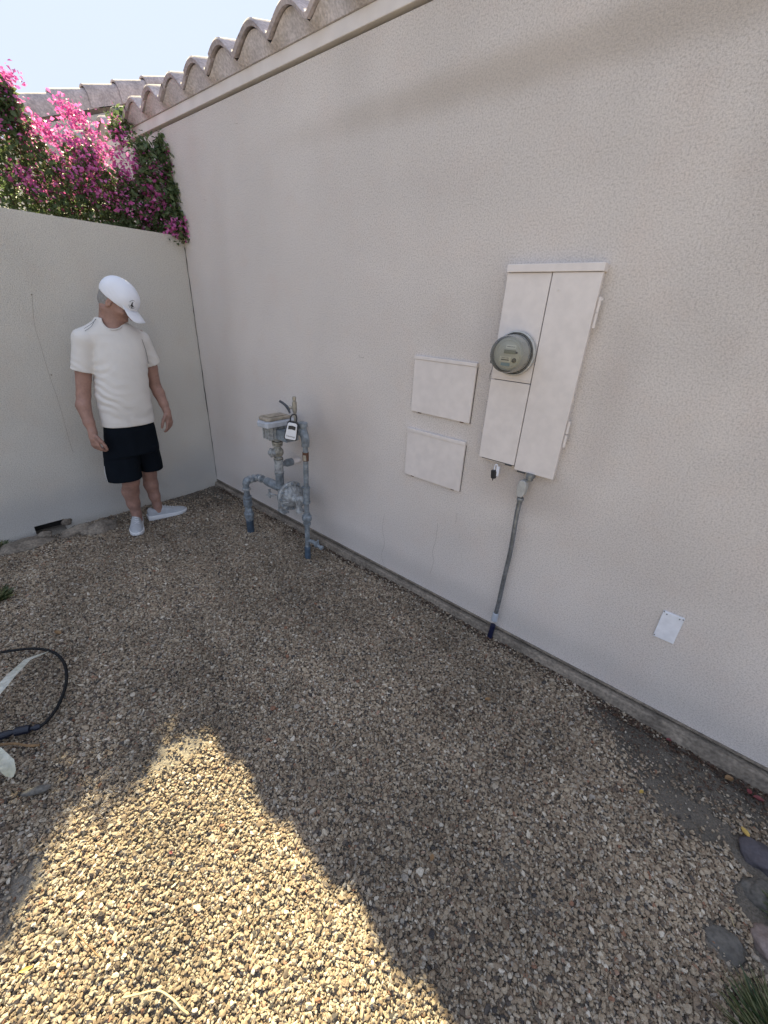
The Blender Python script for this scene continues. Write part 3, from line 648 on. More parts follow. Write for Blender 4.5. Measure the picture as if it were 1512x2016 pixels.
# elbow and stub at the head of the riser
el_ = rt
bm = NB(); tube(bm, [el_-np.array(RD)*.045, el_, el_+np.array([-.015, .002, .035]), el_+np.array([-.040, .004, .052]), el_+np.array([-.075, .006, .056])], [.026, .027, .029, .028, .026], 16, sub=5); obj('elbow', bm, M['gasgrey'], gas, smooth=True)
gp('capped_stub', el_+np.array([-.035, .01, .022]), (0, 0, 1), [(0, .028), (.055, .028), (.056, .033), (.080, .033), (.082, .028)], 'gasgrey')
# column
CX, CYG = float(W(551, 945, -.19)[0]), -.19
def cz(py): return float(W(551, py, CYG)[2])
zc = {k: cz(k) for k in (1003, 990, 975, 960, 945, 930, 905, 893, 880, 870, 850)}
bm = NB(); tube(bm, [(CX, CYG, zc[1003]), (CX, CYG, zc[850])], .022, 16); obj('column_pipe', bm, M['gasgrey2'], gas, smooth=True)
gp('column_tee', (CX, CYG, zc[960]), UPV, fit(.030, zc[930]-zc[960]-.004), 'gasgrey', 20)
gp('column_tee', (CX, CYG, zc[930]), UPV, fit(.031, zc[905]-zc[930]), 'gasgrey2', 20)
gp('regulator_neck', (CX, CYG, zc[1003]), UPV, [(0, .018), (.01, .026), (.05, .026), (.06, .021), (.09, .024), (.10, .030), (.12, .030), (.125, .022)], 'gasgrey2', 12)
bm = NB(); blob(bm, (CX, CYG, zc[893]+.01), (.044, .038, .040), 3, .06, 3); vb = obj('valve_body', bm, M['gascream'], gas, smooth=True)
gp('valve_nut', (CX-.004, CYG-.02, zc[893]+.006), (-.35, -1, .05), [(0, .030), (.022, .030), (.023, .034), (.036, .034), (.037, .016), (.050, .014)], 'gasgrey2', 6)
gp('valve_collar', (CX, CYG, zc[905]-.004), UPV, [(0, .024), (.004, .033), (.016, .033), (.02, .027)], 'gascream')
gp('valve_collar', (CX, CYG, zc[880]), UPV, [(0, .026), (.004, .035), (.016, .037), (.020, .030), (.024, .039), (.036, .039), (.038, .028)], 'gascream', 20)
# stub to the wall
s0 = np.array([CX, CYG, zc[905]-.045+.02]); s0[2] = float(W(553, 917, CYG)[2])
gp('wall_branch', s0, (.05, 1, 0), [(0, .018), (.055, .018), (.056, .024), (.062, .026), (.115, .026), (.12, .020)], 'gasgrey')
gp('wall_sleeve', s0+np.array([.006, .118, 0]), (.05, 1, 0), [(0, .020), (.045, .020), (.064, .016)], 'plate')
for k in range(5):
    gp('thread_ring', s0+np.array([.003, .066+k*.011, 0]), (.05, 1, 0), [(0, .0265), (.0, .0285), (.004, .0285), (.004, .0265)], 'gasgrey')
# inlet from the ground on the left
lz = float(W(520, 931, CYG)[2])+.010
lbp = G(494, 1046, -.055); lx, ly = lbp[0], lbp[1]
ez = float(hit(492, 944, 0, lx)[2])
ly2 = CYG
bm = NB(); tube(bm, [(lx, ly, -.13), (lx, ly, ez-.055), (lx, ly, ez-.03), (lx, ly+.012, ez-.004), (lx, ly+.04, ez), (lx, ly2-.03, ez), (lx+.008, ly2-.008, ez), (lx+.03, ly2, ez), (lx+.06, ly2, ez), (CX, CYG, ez)], [.022, .022, .027, .029, .026, .022, .028, .027, .022, .022], 16, sub=5); obj('inlet_pipe', bm, M['gasgrey'], gas, smooth=True)
for A, d in (((lx, ly, ez-.075), (0, 0, 1)), ((lx, ly+.030, ez), (0, 1, 0)), ((lx, ly2-.045, ez), (0, 1, 0)), ((lx+.035, ly2, ez), (1, 0, 0)), ((lx+.11, ly2, ez), (1, 0, 0)), ((CX-.065, ly2, ez), (1, 0, 0)), ((CX-.04, ly2, ez), (1, 0, 0))):
    gp('pipe_collar', A, d, [(0, .023), (.001, .031), (.016, .031), (.017, .023)], 'gasgrey2')
for z_ in (zc[930]-.002, zc[905]+.001, zc[960]-.002): gp('joint_ring', (CX, CYG, z_), UPV, [(0, .024), (0, .0335), (.004, .0335), (.004, .024)], 'gap')
gp('inlet_reducer', (lx+.06, ly2, ez), (1, 0, 0), [(0, .023), (.04, .024), (.06, .032), (.10, .034), (CX-lx-.07, .034)], 'gasgrey')
gp('union', (lx, ly, ez-.21), UPV, [(0, .026), (.0, .032), (.014, .034), (.05, .034), (.054, .030), (.064, .030), (.066, .034), (.082, .033), (.084, .024)], 'gasgrey', 20)
gp('union', (lx, ly, ez-.335), UPV, [(0, .024), (.0, .031), (.03, .036), (.05, .040), (.066, .038), (.07, .031), (.10, .030), (.11, .026)], 'gasgrey', 8)
gp('pipe_wrap', (lx, ly, -.12), UPV, [(0, .028), (ez-.335+.115, .029), (ez-.335+.12, .033), (ez-.335+.125, .024)], 'tape')
# sampling cocks on the left of the column
for (px, py, mt, out) in ((531, 858, 'gascream', .0), (531, 972, 'gasgrey2', .0)):
    z_ = float(W(548, py+2, CYG)[2]); tip = W(px, py, CYG-.02)
    bm = NB(); tube(bm, [(CX, CYG, z_), (tip[0]-.01, CYG-.025, tip[2])], .006, 8); ck = obj('test_cock', bm, M[mt], gas, smooth=True)
    bm = NB(); lathe(bm, np.array(tip)+[0, 0, -.034], (0, 0, 1), [(0, .008), (.014, .010), (.016, .013), (.046, .013), (.048, .008), (.062, .008), (.066, .010), (.070, .010)], 8); tube(bm, [np.array(tip)+[-.03, -.012, -.014], np.array(tip)+[.028, .01, -.018]], .0045, 8)
    obj('cock_body', bm, M[mt], ck, smooth=True)
# meter body: flanged head, ribbed case
MX = CX
zt_ = float(hit(535, 838, 0, MX+.075)[2]); zb_ = zc[870]+.022
bm = NB(); box(bm, (MX-.050, -.270, zb_), (MX+.048, -.12, zt_-.018)); cs = obj('meter_case', bm, M['gasgrey2'], gas, bevel=.012)
bm = NB()
for k in range(7): box(bm, (MX+.045, -.262+k*.021, zb_+.006), (MX+.054, -.254+k*.021, zt_-.025))
for k in range(3): box(bm, (MX-.038+k*.032, -.2775, zb_+.006), (MX-.026+k*.032, -.267, zt_-.025))
obj('case_rib', bm, M['gasgrey2'], cs, bevel=.002)
bm = NB(); prism(bm, [(MX-.105, -.255, zt_-.018), (MX-.02, -.325, zt_-.018), (MX+.080, -.315, zt_-.018), (MX+.080, -.075, zt_-.018), (MX-.105, -.075, zt_-.018)], (0, 0, .036)); obj('top_flange', bm, M['flange'], gas, bevel=.006, label='pale grey flange plate')
bm = NB(); prism(bm, [(MX-.045, -.295, zt_+.0185), (MX+.03, -.295, zt_+.0185), (MX+.055, -.27, zt_+.0185), (MX+.055, -.10, zt_+.0185), (MX-.07, -.10, zt_+.0185), (MX-.07, -.27, zt_+.0185)], (0, 0, .022)); obj('index_cover', bm, M['tan'], gas, bevel=.006)
bm = NB(); box(bm, (MX-.045, -.265, zt_+.0410), (MX+.032, -.125, zt_+.046)); obj('index_window', bm, M['tan'], gas, bevel=.003)
bm = NB(); tube(bm, [(MX+.05, -.19, zb_+.035), (el_[0]-.07, el_[1]+.006, el_[2]+.056)], .026, 16); box(bm, (MX+.0545, -.235, zb_+.012), (MX+.17, -.135, zt_-.04)); obj('meter_outlet', bm, M['gasgrey'], gas, smooth=True)
# brass bleed valve on top
bt = W(581, 826, -.20); bz = bt[2]; bx = bt[0]; by = -.20
dz1 = float(W(579, 781, -.20)[2]-bz)
gp('bleed_valve', (bx, by, bz-.05), UPV, [(0, .008), (.07, .008), (.071, .012), (.085, .012), (.086, .009), (.10, .013), (dz1*.45+.05, .016), (dz1*.78+.05, .015), (dz1*.80+.05, .009), (dz1*.84+.05, .009), (dz1*.85+.05, .012), (dz1+.05, .012)], 'brass', 12)
hz_ = bz+dz1*.5; bm = NB()
tube(bm, [(bx, by, hz_), (bx-.030, by-.018, hz_+.004)], .010, 8); bv = obj('valve_stem', bm, M['brass'], gas, smooth=True)
bm = NB(); tube(bm, [(bx-.022, by-.022, hz_-.032), (bx-.042, by-.022, hz_-.002), (bx-.066, by-.034, hz_+.022), (bx-.092, by-.046, hz_+.036)], [.006, .010, .008, .008], 8, sub=3); obj('lever_handle', bm, M['darkmetal'], gas, smooth=True)
# regulator
rg = W(574, 976, -.215); rg = np.array(rg); RA = Vector((1, -.10, -.02)).normalized()
bm = NB(); lathe(bm, rg-np.array(RA)*.055, RA, [(0, .030), (.018, .060), (.030, .090), (.038, .104), (.044, .108), (.046, .100), (.052, .100), (.054, .109), (.066, .107), (.067, .088), (.060, .084), (.080, .072), (.098, .056), (.104, .040), (.106, .034), (.128, .032), (.130, .018)], 36); rgo = obj('regulator', bm, M['gasgrey2'], gas, smooth=True, auto=35)
u_, v_ = frame_of(RA)
for k in range(12):
    th = 2*math.pi*k/12; c = Vector(rg)-RA*.020+(u_*math.cos(th)+v_*math.sin(th))*.096
    bm = NB(); lathe(bm, c+RA*.014, RA, [(0, .008), (.024, .008), (.025, .005), (.034, .005)], 6); obj('flange_bolt', bm, M['gasgrey'], rgo)
bm = NB()
for k in range(22):
    th = 2*math.pi*(k+.5)/22; d = u_*math.cos(th)+v_*math.sin(th)
    tube(bm, [Vector(rg)+RA*.008+d*.086, Vector(rg)+RA*.044+d*.054], .0045, 6)
obj('cooling_rib', bm, M['gasgrey2'], rgo, smooth=True)
nb = Vector(rg)+RA*.05+Vector((0, .010, .0))
gp('vent_nozzle', nb, (1, -.25, -.05), [(0, .034), (.055, .028), (.056, .034), (.080, .034), (.082, .022)], 'gasgrey2', 16, parent=rgo)
gp('vent_outlet', nb+Vector((.03, -.01, -.01)), (.35, -.1, -1), [(0, .022), (.060, .020), (.062, .029), (.086, .028), (.088, .014)], 'gasgrey2', 14, parent=rgo)
bm = NB(); tube(bm, [(CX, CYG, zc[1003]+.03), tuple(rg-np.array(RA)*.04)], .022, 14); tube(bm, [tuple(rg+np.array([0, .01, .0])), (rp(975)[0], rp(975)[1], rg[2]+.02)], .020, 14); obj('regulator_link', bm, M['gasgrey2'], gas, smooth=True)
bm = NB(); prism(bm, [(CX-.03, CYG-.02, zc[1003]-.005), (CX+.05, CYG-.02, zc[1003]-.012), (CX+.05, CYG+.03, zc[1003]-.012), (CX-.03, CYG+.03, zc[1003]-.005)], (0, 0, .012)); obj('support_foot', bm, M['gasgrey2'], gas)

# key lock box hanging from the bleed valve
lc = W(574, 849, -.30); RT_ = Vector((.80, .60, 0)); NRM = Vector((.60, -.80, .0)).normalized()
nl = Vector(nrm(CAM-lc)); nl = (nl*.7+NRM*.3); nl.z *= .5; nl.normalize()
upv = Vector((0, 0, 1)); rt_ = upv.cross(nl).normalized(); rt_ = (rt_-upv*.20).normalized(); upv = nl.cross(rt_).normalized()
lock = thing('lock_box', lc, 'small white and black key lock box hanging on the gas meter', 'lock box')
def lbp_(u, v, w=0): return Vector(lc)+rt_*u+upv*v+nl*w
def outline(s): return [(-.030*s, .048*s), (-.022*s, .057*s), (.022*s, .057*s), (.030*s, .048*s), (.036*s, -.042*s), (.031*s, -.052*s), (-.031*s, -.052*s), (-.036*s, -.042*s)]
bm = NB(); prism(bm, [lbp_(u*1.12, v*1.06, -.030) for u, v in outline(1)], nl*.042); obj('case', bm, M['black'], lock, bevel=.005)
bm = NB(); prism(bm, [lbp_(u*.95, v*.95, .0122) for u, v in outline(1)], nl*.006); fpz = obj('front_panel', bm, M['sole'], lock, bevel=.002)
bm = NB(); prism(bm, [lbp_(u, v, .0184) for u, v in ((-.022, .034), (.0, .038), (.022, .034), (.022, .012), (.0, .015), (-.022, .012))], nl*.0015); obj('dial_window', bm, M['black'], lock)
text_obj('brand_text', 'Numtup', .0155, lbp_(0, -.030, .0188), rt_, upv, M['print'], lock, space=1.0)
bm = NB(); tube(bm, [lbp_(-.018, .055, -.008), lbp_(-.018, .085, -.010), lbp_(-.008, .102, -.012), lbp_(.008, .102, -.012), lbp_(.018, .085, -.010), lbp_(.018, .055, -.008)], .0042, 10, sub=5); obj('shackle', bm, M['black'], lock, smooth=True)

# ------------------------------------------------------------------ the man: implicit surfaces turned into meshes
F0 = np.array([.391, -.853, -.055]); DV = np.array([.957, -.290, 0]); RV = np.array([.290, .957, 0])
def surface_nets(f, lo, hi, h):
    """mesh the zero set of the field f (negative inside)"""
    ax = [np.arange(lo[i], hi[i]+h, h) for i in range(3)]; D = f(ax)
    s = D < 0; nx, ny, nz = D.shape
    cnt = np.zeros((nx-1, ny-1, nz-1), np.float32); acc = np.zeros((nx-1, ny-1, nz-1, 3), np.float32)
    sl = lambda o, n: slice(o, n-1+o)
    corners = [(i, j, k) for i in (0, 1) for j in (0, 1) for k in (0, 1)]
    for a in corners:
        for axi in range(3):
            if a[axi]: continue
            b = list(a); b[axi] = 1
            Da = D[sl(a[0], nx), sl(a[1], ny), sl(a[2], nz)]; Db = D[sl(b[0], nx), sl(b[1], ny), sl(b[2], nz)]
            cr_ = (Da < 0) != (Db < 0); t = np.where(cr_, Da/(np.where(cr_, Da-Db, 1)), 0)
            cnt += cr_
            for q in range(3):
                acc[..., q] += np.where(cr_, (a[q]+(t if q == axi else 0)), 0)
    act = cnt > 0; ids = -np.ones(cnt.shape, np.int64); ids[act] = np.arange(act.sum())
    I = np.argwhere(act); V = (I+acc[act]/cnt[act][:, None])*h+np.array([ax[0][0], ax[1][0], ax[2][0]])
    Fs = []
    for axi in range(3):
        b, c = [(1, 2), (2, 0), (0, 1)][axi]
        lo_ = [slice(1, -1)]*3; lo_[axi] = slice(0, -1); hi_ = [slice(1, -1)]*3; hi_[axi] = slice(1, None)
        A = s[tuple(lo_)]; B = s[tuple(hi_)]; e = np.argwhere(A != B); flip = A[tuple(e.T)]
        e = e+1; e[:, axi] -= 1
        def idat(db, dc):
            q = e.copy(); q[:, b] -= db; q[:, c] -= dc; return ids[tuple(q.T)]
        qd = np.stack([idat(1, 1), idat(0, 1), idat(0, 0), idat(1, 0)], -1); qd[~flip] = qd[~flip][:, ::-1]; Fs.append(qd)
    return V, np.concatenate(Fs)
class Field:
    def __init__(s, lo, hi, h):
        s.lo, s.hi, s.h = np.array(lo, float), np.array(hi, float), h
        s.ax = [np.arange(s.lo[i], s.hi[i]+h, h) for i in range(3)]; s.D = np.full([len(a) for a in s.ax], .3, np.float32)
    def region(s, lo, hi):
        sl = []
        for i in range(3):
            a = max(0, int((lo[i]-s.lo[i])/s.h)-1); b = min(len(s.ax[i]), int((hi[i]-s.lo[i])/s.h)+2); sl.append(slice(a, max(b, a+1)))
        g = np.meshgrid(*[s.ax[i][sl[i]] for i in range(3)], indexing='ij'); return tuple(sl), np.stack(g, -1)
    def put(s, lo, hi, fn, k=.01, sub=False):
        pad = .05+k
        sl, P = s.region(np.array(lo)-pad, np.array(hi)+pad); d = fn(P).astype(np.float32); o = s.D[sl]
        if sub: s.D[sl] = np.maximum(o, -d); return
        if k > 0:
            hh = np.clip(.5+.5*(o-d)/k, 0, 1); s.D[sl] = o*(1-hh)+d*hh-k*hh*(1-hh)
        else: s.D[sl] = np.minimum(o, d)
    def cone(s, a, b, ra, rb, k=.01, sub=False):
        a = np.array(a, float); b = np.array(b, float); r = max(ra, rb)
        def fn(P):
            ab = b-a; t = np.clip(((P-a)@ab)/max(ab@ab, 1e-9), 0, 1); q = P-a-t[..., None]*ab; return np.sqrt((q*q).sum(-1))-(ra+(rb-ra)*t)
        s.put(np.minimum(a, b)-r, np.maximum(a, b)+r, fn, k, sub)
    def ell(s, c, R, axes=None, k=.01, sub=False):
        c = np.array(c, float); R = np.array(R, float); A = np.eye(3) if axes is None else np.array(axes, float); r = R.max()
        def fn(P):
            q = (P-c)@A.T; k0 = np.sqrt(((q/R)**2).sum(-1)); k1 = np.sqrt(((q/(R*R))**2).sum(-1)); return k0*(k0-1)/np.maximum(k1, 1e-6)
        s.put(c-r, c+r, fn, k, sub)
    def loft(s, secs, k=.01, yaw=0., rnd=.012, fn2=None, p=2.3, sub=False):
        """secs: rows of z, cr, cd, a, b"""
        S_ = np.array(sorted(secs)); z = S_[:, 0]; cy, sy = math.cos(yaw), math.sin(yaw)
        def fn(P):
            zz = P[..., 2]; g = [np.interp(zz, z, S_[:, i]) for i in (1, 2, 3, 4)]
            x = P[..., 0]-g[0]; y = P[..., 1]-g[1]; xr = x*cy-y*sy; yr = x*sy+y*cy
            m_ = np.minimum(g[2], g[3]); d2 = ((np.abs(xr)/g[2])**p+(np.abs(yr)/g[3])**p)**(1/p); d = (d2-1)*m_
            if fn2 is not None: d = d+fn2(P)
            dz = np.maximum(z[0]-zz, zz-z[-1]); return np.maximum(d, dz)
        r = max(S_[:, 3].max(), S_[:, 4].max())
        s.put([S_[:, 1].min()-r, S_[:, 2].min()-r, z[0]], [S_[:, 1].max()+r, S_[:, 2].max()+r, z[-1]], fn, k, sub)
    def mesh(s, name, material, parent):
        V, Fc = surface_nets(lambda ax: s.D, s.lo, s.hi, s.h)
        Wd = F0+V[:, :1]*RV+V[:, 1:2]*DV+V[:, 2:]*np.array([0, 0, 1.])
        o = npobj(name, Wd, Fc[:, ::-1] if True else Fc, material, parent, smooth=True)
        bmm = bmesh.new(); bmm.from_mesh(o.data); bmesh.ops.recalc_face_normals(bmm, faces=bmm.faces); bmm.to_mesh(o.data); bmm.free()
        md = o.modifiers.new('smooth', 'SMOOTH'); md.iterations = 2; md.factor = .5
        return o
def PL(p): return F0+p[0]*RV+p[1]*DV+np.array([0, 0, p[2]])   # local to world

man = thing('person', F0, 'man in white cap, off white T-shirt and black shorts looking down at the gas meter', 'person')
YAW = math.radians(18)
# head frame
hg = nrm([.74, .36, -.60]); hl = nrm(np.cross([0, 0, 1], hg)); hh_ = np.cross(hg, hl); hc = np.array([.138, .018, 1.622])
if hl[1] < 0: hl = -hl            # toward the camera side
def H(f_, l_, u_): return hc+hg*f_+hl*l_+hh_*u_
HA = [hg, hl, hh_]
B = Field((-.32, -.32, .02), (.42, .34, 1.82), .0045)
B.ell(H(-.008, 0, .022), (.098, .076, .098), HA, 0)
B.ell(H(.020, 0, -.045), (.072, .062, .080), HA, .03)
B.ell(H(.055, 0, -.098), (.032, .034, .026), HA, .02)                       # chin
B.cone(H(.080, 0, -.005), H(.112, 0, -.038), .010, .014, .012)              # nose
B.ell(H(.086, 0, -.072), (.014, .024, .012), HA, .010)                      # lips
B.ell(H(.078, 0, .020), (.022, .055, .012), HA, .015)                       # brow
for s_ in (1, -1):
    B.ell(H(.055, s_*.045, -.030), (.030, .020, .020), HA, .015)            # cheek
    B.cone(H(-.03, s_*.060, -.070), H(.045, s_*.030, -.105), .016, .014, .02)  # jaw
    B.ell(H(.078, s_*.032, .000), (.012, .015, .010), HA, .0, sub=True)
    B.ell(H(-.012, s_*.079, -.018), (.017, .009, .030), HA, .006)           # ear
    B.ell(H(-.008, s_*.088, -.014), (.009, .007, .017), HA, .0, sub=True)
B.cone(H(-.025, 0, -.055), (.058, -.015, 1.43), .058, .064, .03)
B.cone(H(.01, 0, -.085), (.085, .03, 1.43), .040, .045, .03)
B.cone((-.08, .03, 1.41), (.225, -.06, 1.41), .046, .046, .04)
B.loft([(.80, .05, 0, .14, .10), (1.0, .055, 0, .145, .108), (1.2, .08, 0, .145, .105), (1.36, .085, 0, .135, .085), (1.43, .078, 0, .08, .06)], .03, YAW)
def limb(F_, pts, k=.012):
    for (a, ra), (b, rb_) in zip(pts, pts[1:]): F_.cone(a, b, ra, rb_, k)
RA_ = [((-.094, .035, 1.375), .048), ((-.135, .03, 1.22), .048), ((-.172, .03, 1.05), .041)]
limb(B, RA_); limb(B, [((-.172, .03, 1.05), .040), ((-.188, .05, .985), .043), ((-.180, .085, .88), .033), ((-.170, .105, .815), .026)])
LA_ = [((.232, -.072, 1.372), .042), ((.266, -.09, 1.20), .043), ((.272, -.10, 1.07), .038)]
limb(B, LA_); limb(B, [((.272, -.10, 1.07), .038), ((.285, -.085, 1.02), .040), ((.302, -.05, .945), .031), ((.312, -.03, .895), .025)])
def hand(F_, wr, dn, side, nrm_, curl, sgn, sc=1.0):
    """dn: direction of the fingers, side: towards the thumb, nrm_: palm normal (fingers curl towards it)"""
    dn, side, nrm_ = nrm(dn), nrm(side), nrm(nrm_); wr = np.array(wr, float)
    F_.cone(wr, wr+dn*.04, .024, .026, .012)
    for u in (-.024, -.008, .008, .024): F_.cone(wr+dn*.02+side*u*.7, wr+dn*.082+side*u, .014*sc, .0125*sc, .008)
    for i, (u, L_) in enumerate(((.028, .072), (.010, .082), (-.010, .076), (-.028, .060))):
        p = wr+dn*.086+side*u; a = curl[i]; d = dn; rr = .0098*sc
        for j, fr_ in enumerate((.45, .32, .23)):
            th = a*(j+1)*.5+.10*j; d = nrm(dn*math.cos(th)+nrm_*math.sin(th)+side*u*1.2); q = p+d*L_*fr_
            F_.cone(p, q, rr, rr*.93, .002); p = q; rr *= .93
    p = wr+dn*.028+side*.030
    for d, L_, rr in ((dn*.80+side*.42+nrm_*.30, .040, .014), (dn*.88+side*.22+nrm_*.32, .032, .0115), (dn*.95+nrm_*.35, .024, .010)):
        q = p+nrm(d)*L_; F_.cone(p, q, rr*sc, rr*.9*sc, .004); p = q
hand(B, (-.176, .112, .815), (.02, .10, -1), (.62, .76, .05), (.75, -.62, -.05), (.9, 1.0, 1.1, 1.15), 1, 1.05)
hand(B, (.312, -.028, .895), (.03, .14, -1), (-.62, .78, .05), (-.75, -.6, 0), (.45, .55, .65, .75), 1)
# legs
limb(B, [((-.02, .0, .86), .085), ((-.015, .02, .60), .070), ((-.016, .035, .46), .056), ((-.022, .02, .40), .055), ((-.040, -.015, .31), .057), ((-.040, -.03, .20), .045), ((-.036, -.035, .11), .033), ((-.036, -.04, .06), .034)], .02)
limb(B, [((.120, -.04, .86), .082), ((.120, -.06, .60), .066), ((.118, -.085, .46), .052), ((.112, -.095, .40), .050), ((.108, -.105, .31), .051), ((.116, -.110, .20), .040), ((.122, -.110, .12), .031), ((.122, -.11, .07), .032)], .02)
B.cone((-.036, -.06, .045), (-.050, .09, .032), .026, .018, .02); B.cone((.105, -.11, .045), (.25, -.135, .032), .026, .018, .02)
body = B.mesh('body', M['skin'], man)

FA = .42
def folds(P, spec):
    d = np.zeros(P.shape[:-1])
    for (c, dr, wl, amp, rad, ph) in spec:
        c = np.array(c); dr = nrm(dr); q = P-c; r2 = (q/np.array(rad))**2; w = np.exp(-r2.sum(-1))
        s_ = np.sin(q@dr*2*math.pi/wl+ph+1.5*np.sin(q[..., 0]*21+q[..., 2]*13+ph)+.8*np.sin(q[..., 0]*37-q[..., 2]*31)); d += FA*amp*w*(np.abs(s_)**1.5*np.sign(s_))
    return d
SH = Field((-.30, -.26, .78), (.40, .26, 1.62), .0045)
fs = [((-.06, .1, 1.08), (.5, 0, 1), .055, .0060, (.13, .3, .16), 0), ((.02, .12, 1.00), (.45, 0, 1), .075, .0050, (.16, .3, .10), 1), ((.12, .12, .93), (.5, 0, 1), .085, .0065, (.16, .3, .08), 2.),
      ((-.05, .12, 1.24), (-.7, 0, 1), .05, .0045, (.08, .3, .07), .5), ((.2, .1, 1.2), (1, 0, .6), .06, .003, (.08, .3, .2), 0), ((.05, .1, .88), (1, 0, .25), .10, .004, (.25, .3, .06), 0), ((.07, .1, 1.35), (1, 0, .9), .12, .0025, (.2, .3, .2), 0),
      ((.05, -.1, 1.1), (.3, 0, 1), .07, .005, (.3, .15, .3), 0)]
SH.loft([(.835, .050, 0, .172, .128), (.90, .052, 0, .170, .130), (.98, .053, .004, .167, .134), (1.06, .056, .006, .166, .136), (1.15, .068, .004, .163, .132), (1.24, .080, .0, .164, .126), (1.32, .086, -.004, .166, .118), (1.38, .086, -.006, .166, .106), (1.43, .082, -.006, .150, .092), (1.47, .074, -.008, .115, .078), (1.50, .068, -.010, .085, .070), (1.525, .064, -.012, .070, .064)], 0, YAW, fn2=lambda P: folds(P, fs))
def sleeve(a, b, ra, rb, capz, nd):
    a = np.array(a); b = np.array(b)
    def fn(P):
        ab = b-a; L2 = ab@ab; t = ((P-a)@ab)/L2; tc = np.clip(t, 0, 1); q = P-a-tc[..., None]*ab; d = np.sqrt((q*q).sum(-1))-(ra+(rb-ra)*tc)+folds(P, [(b, (.7, .2, 1), .045, .008, (.09, .1, .09), 1), (a, (1, .2, .5), .06, .004, (.1, .1, .1), 0)])
        return np.maximum(d, (t-1)*math.sqrt(L2))
    SH.put(np.minimum(a, b)-ra, np.maximum(a, b)+ra, fn, .022)
SH.cone((-.090, .033, 1.398), (.02, .0, 1.435), .063, .078, .03); SH.cone((.228, -.068, 1.388), (.13, -.03, 1.43), .060, .078, .03)
sleeve((-.094, .035, 1.390), (-.140, .030, 1.203), .063, .067, 0, 0)
sleeve((.232, -.072, 1.382), (.279, -.092, 1.222), .060, .057, 0, 0)
nk = nrm(np.array([.105, .03, 1.50])-np.array([.04, -.02, 1.50]))
SH.cone((.070, -.005, 1.495), (.070+.04, .02, 1.62), .061, .085, 0, sub=True)
SH.ell((.088, .062, 1.512), (.058, .066, .056), None, 0, sub=True)
shirt = SH.mesh('t_shirt', M['shirt'], man)
# collar ribbing
bm = NB(); pts = []
for k in range(28):
    th = 2*math.pi*k/28; d2 = math.sin(th)*.5+.5
    pts.append(PL((.078+.062*math.cos(th), .000+.066*math.sin(th)+.020*d2, 1.522-.062*d2**1.3)))
tube(bm, pts+[pts[0]], .0042, 6, cap=False); obj('collar', bm, M['shirt'], shirt, smooth=True)
for off in (0, .012):     # dark stitching on the shoulder yoke
    bm = NB(); tube(bm, [PL((.000-off*.3, .060-off, 1.517)), PL((-.035, .078, 1.487-off)), PL((-.075, .086-off*.5, 1.462-off*1.2))], .0011, 5, sub=3); obj('stitching', bm, M['darkmetal'], shirt)
bm = NB(); tube(bm, [PL((.235, .030, 1.40)), PL((.246, .022, 1.32)), PL((.247, .016, 1.24))], .0012, 5, sub=4)
obj('stitching', bm, M['darkmetal'], shirt)

ST = Field((-.26, -.28, .40), (.32, .24, .90), .0045)
fsh = [((0, .1, .6), (1, 0, .15), .09, .005, (.2, .3, .2), 0), ((.15, 0, .6), (1, 0, -.2), .08, .005, (.12, .3, .2), 1)]
ST.loft([(.62, .035, -.01, .180, .122), (.72, .045, -.01, .174, .120), (.80, .050, 0, .166, .115), (.88, .052, 0, .150, .105)], 0, YAW, fn2=lambda P: folds(P, fsh))
ST.loft([(.432, -.055, .022, .117, .108), (.52, -.052, .012, .116, .108), (.66, -.035, .0, .112, .110)], .02, -.1, fn2=lambda P: folds(P, fsh))
ST.loft([(.448, .138, -.085, .080, .098), (.52, .138, -.075, .082, .100), (.66, .125, -.03, .088, .104)], .012, -.1, fn2=lambda P: folds(P, fsh))
shorts = ST.mesh('shorts', M['shorts'], man)
bm = NB()
tube(bm, [PL((-.160, .070, .56)), PL((-.166, .072, .50)), PL((-.165, .074, .436))], .0016, 5, sub=3)
obj('side_piping', bm, M['sole'], shorts)

# hair, cap
HR = Field(hc-.14, hc+.14, .004)
HR.ell(H(-.014, 0, .016), (.098, .080, .098), HA, 0)
HR.ell(H(-.035, 0, -.035), (.068, .066, .050), HA, .02)
HR.put(hc-.14, hc+.14, lambda P: (P-H(-.016, 0, 0))@hg*-1, 0, sub=False) if False else None
sl_, P_ = HR.region(hc-.14, hc+.14); HR.D[sl_] = np.maximum(HR.D[sl_], ((P_-H(-.020, 0, 0))@hg).astype(np.float32))
HR.D[sl_] = np.maximum(HR.D[sl_], (-((P_-H(0, 0, -.070))@hh_)).astype(np.float32))
HR.mesh('hair', M['hair'], man)
CP = Field(hc-.17, hc+.19, .004)
CP.ell(H(-.002, 0, .036), (.113, .090, .110), HA, 0)
CP.ell(H(.045, 0, .048), (.062, .074, .060), HA, .03); CP.ell(H(-.05, 0, .055), (.060, .078, .070), HA, .03)
sl_, P_ = CP.region(hc-.17, hc+.19)
q_ = P_-hc; CP.D[sl_] = np.maximum(CP.D[sl_], (-(q_@hh_-.004+.08*(q_@hg))).astype(np.float32)+folds(P_, [(H(0, .08, .03), hh_, .03, .0022, (.08, .08, .08), 0), (H(.0, .05, .08), hg, .05, .0015, (.1, .1, .1), 0)]).astype(np.float32))
CP.D[sl_] = CP.D[sl_]+folds(P_, [(H(-.02, .085, .03), nrm(hh_+hg*.4), .026, .0020, (.07, .07, .05), 0), (H(0, .05, .09), hl, .06, .0012, (.1, .1, .1), 0)]).astype(np.float32)
cap = CP.mesh('cap', M['white'], man)
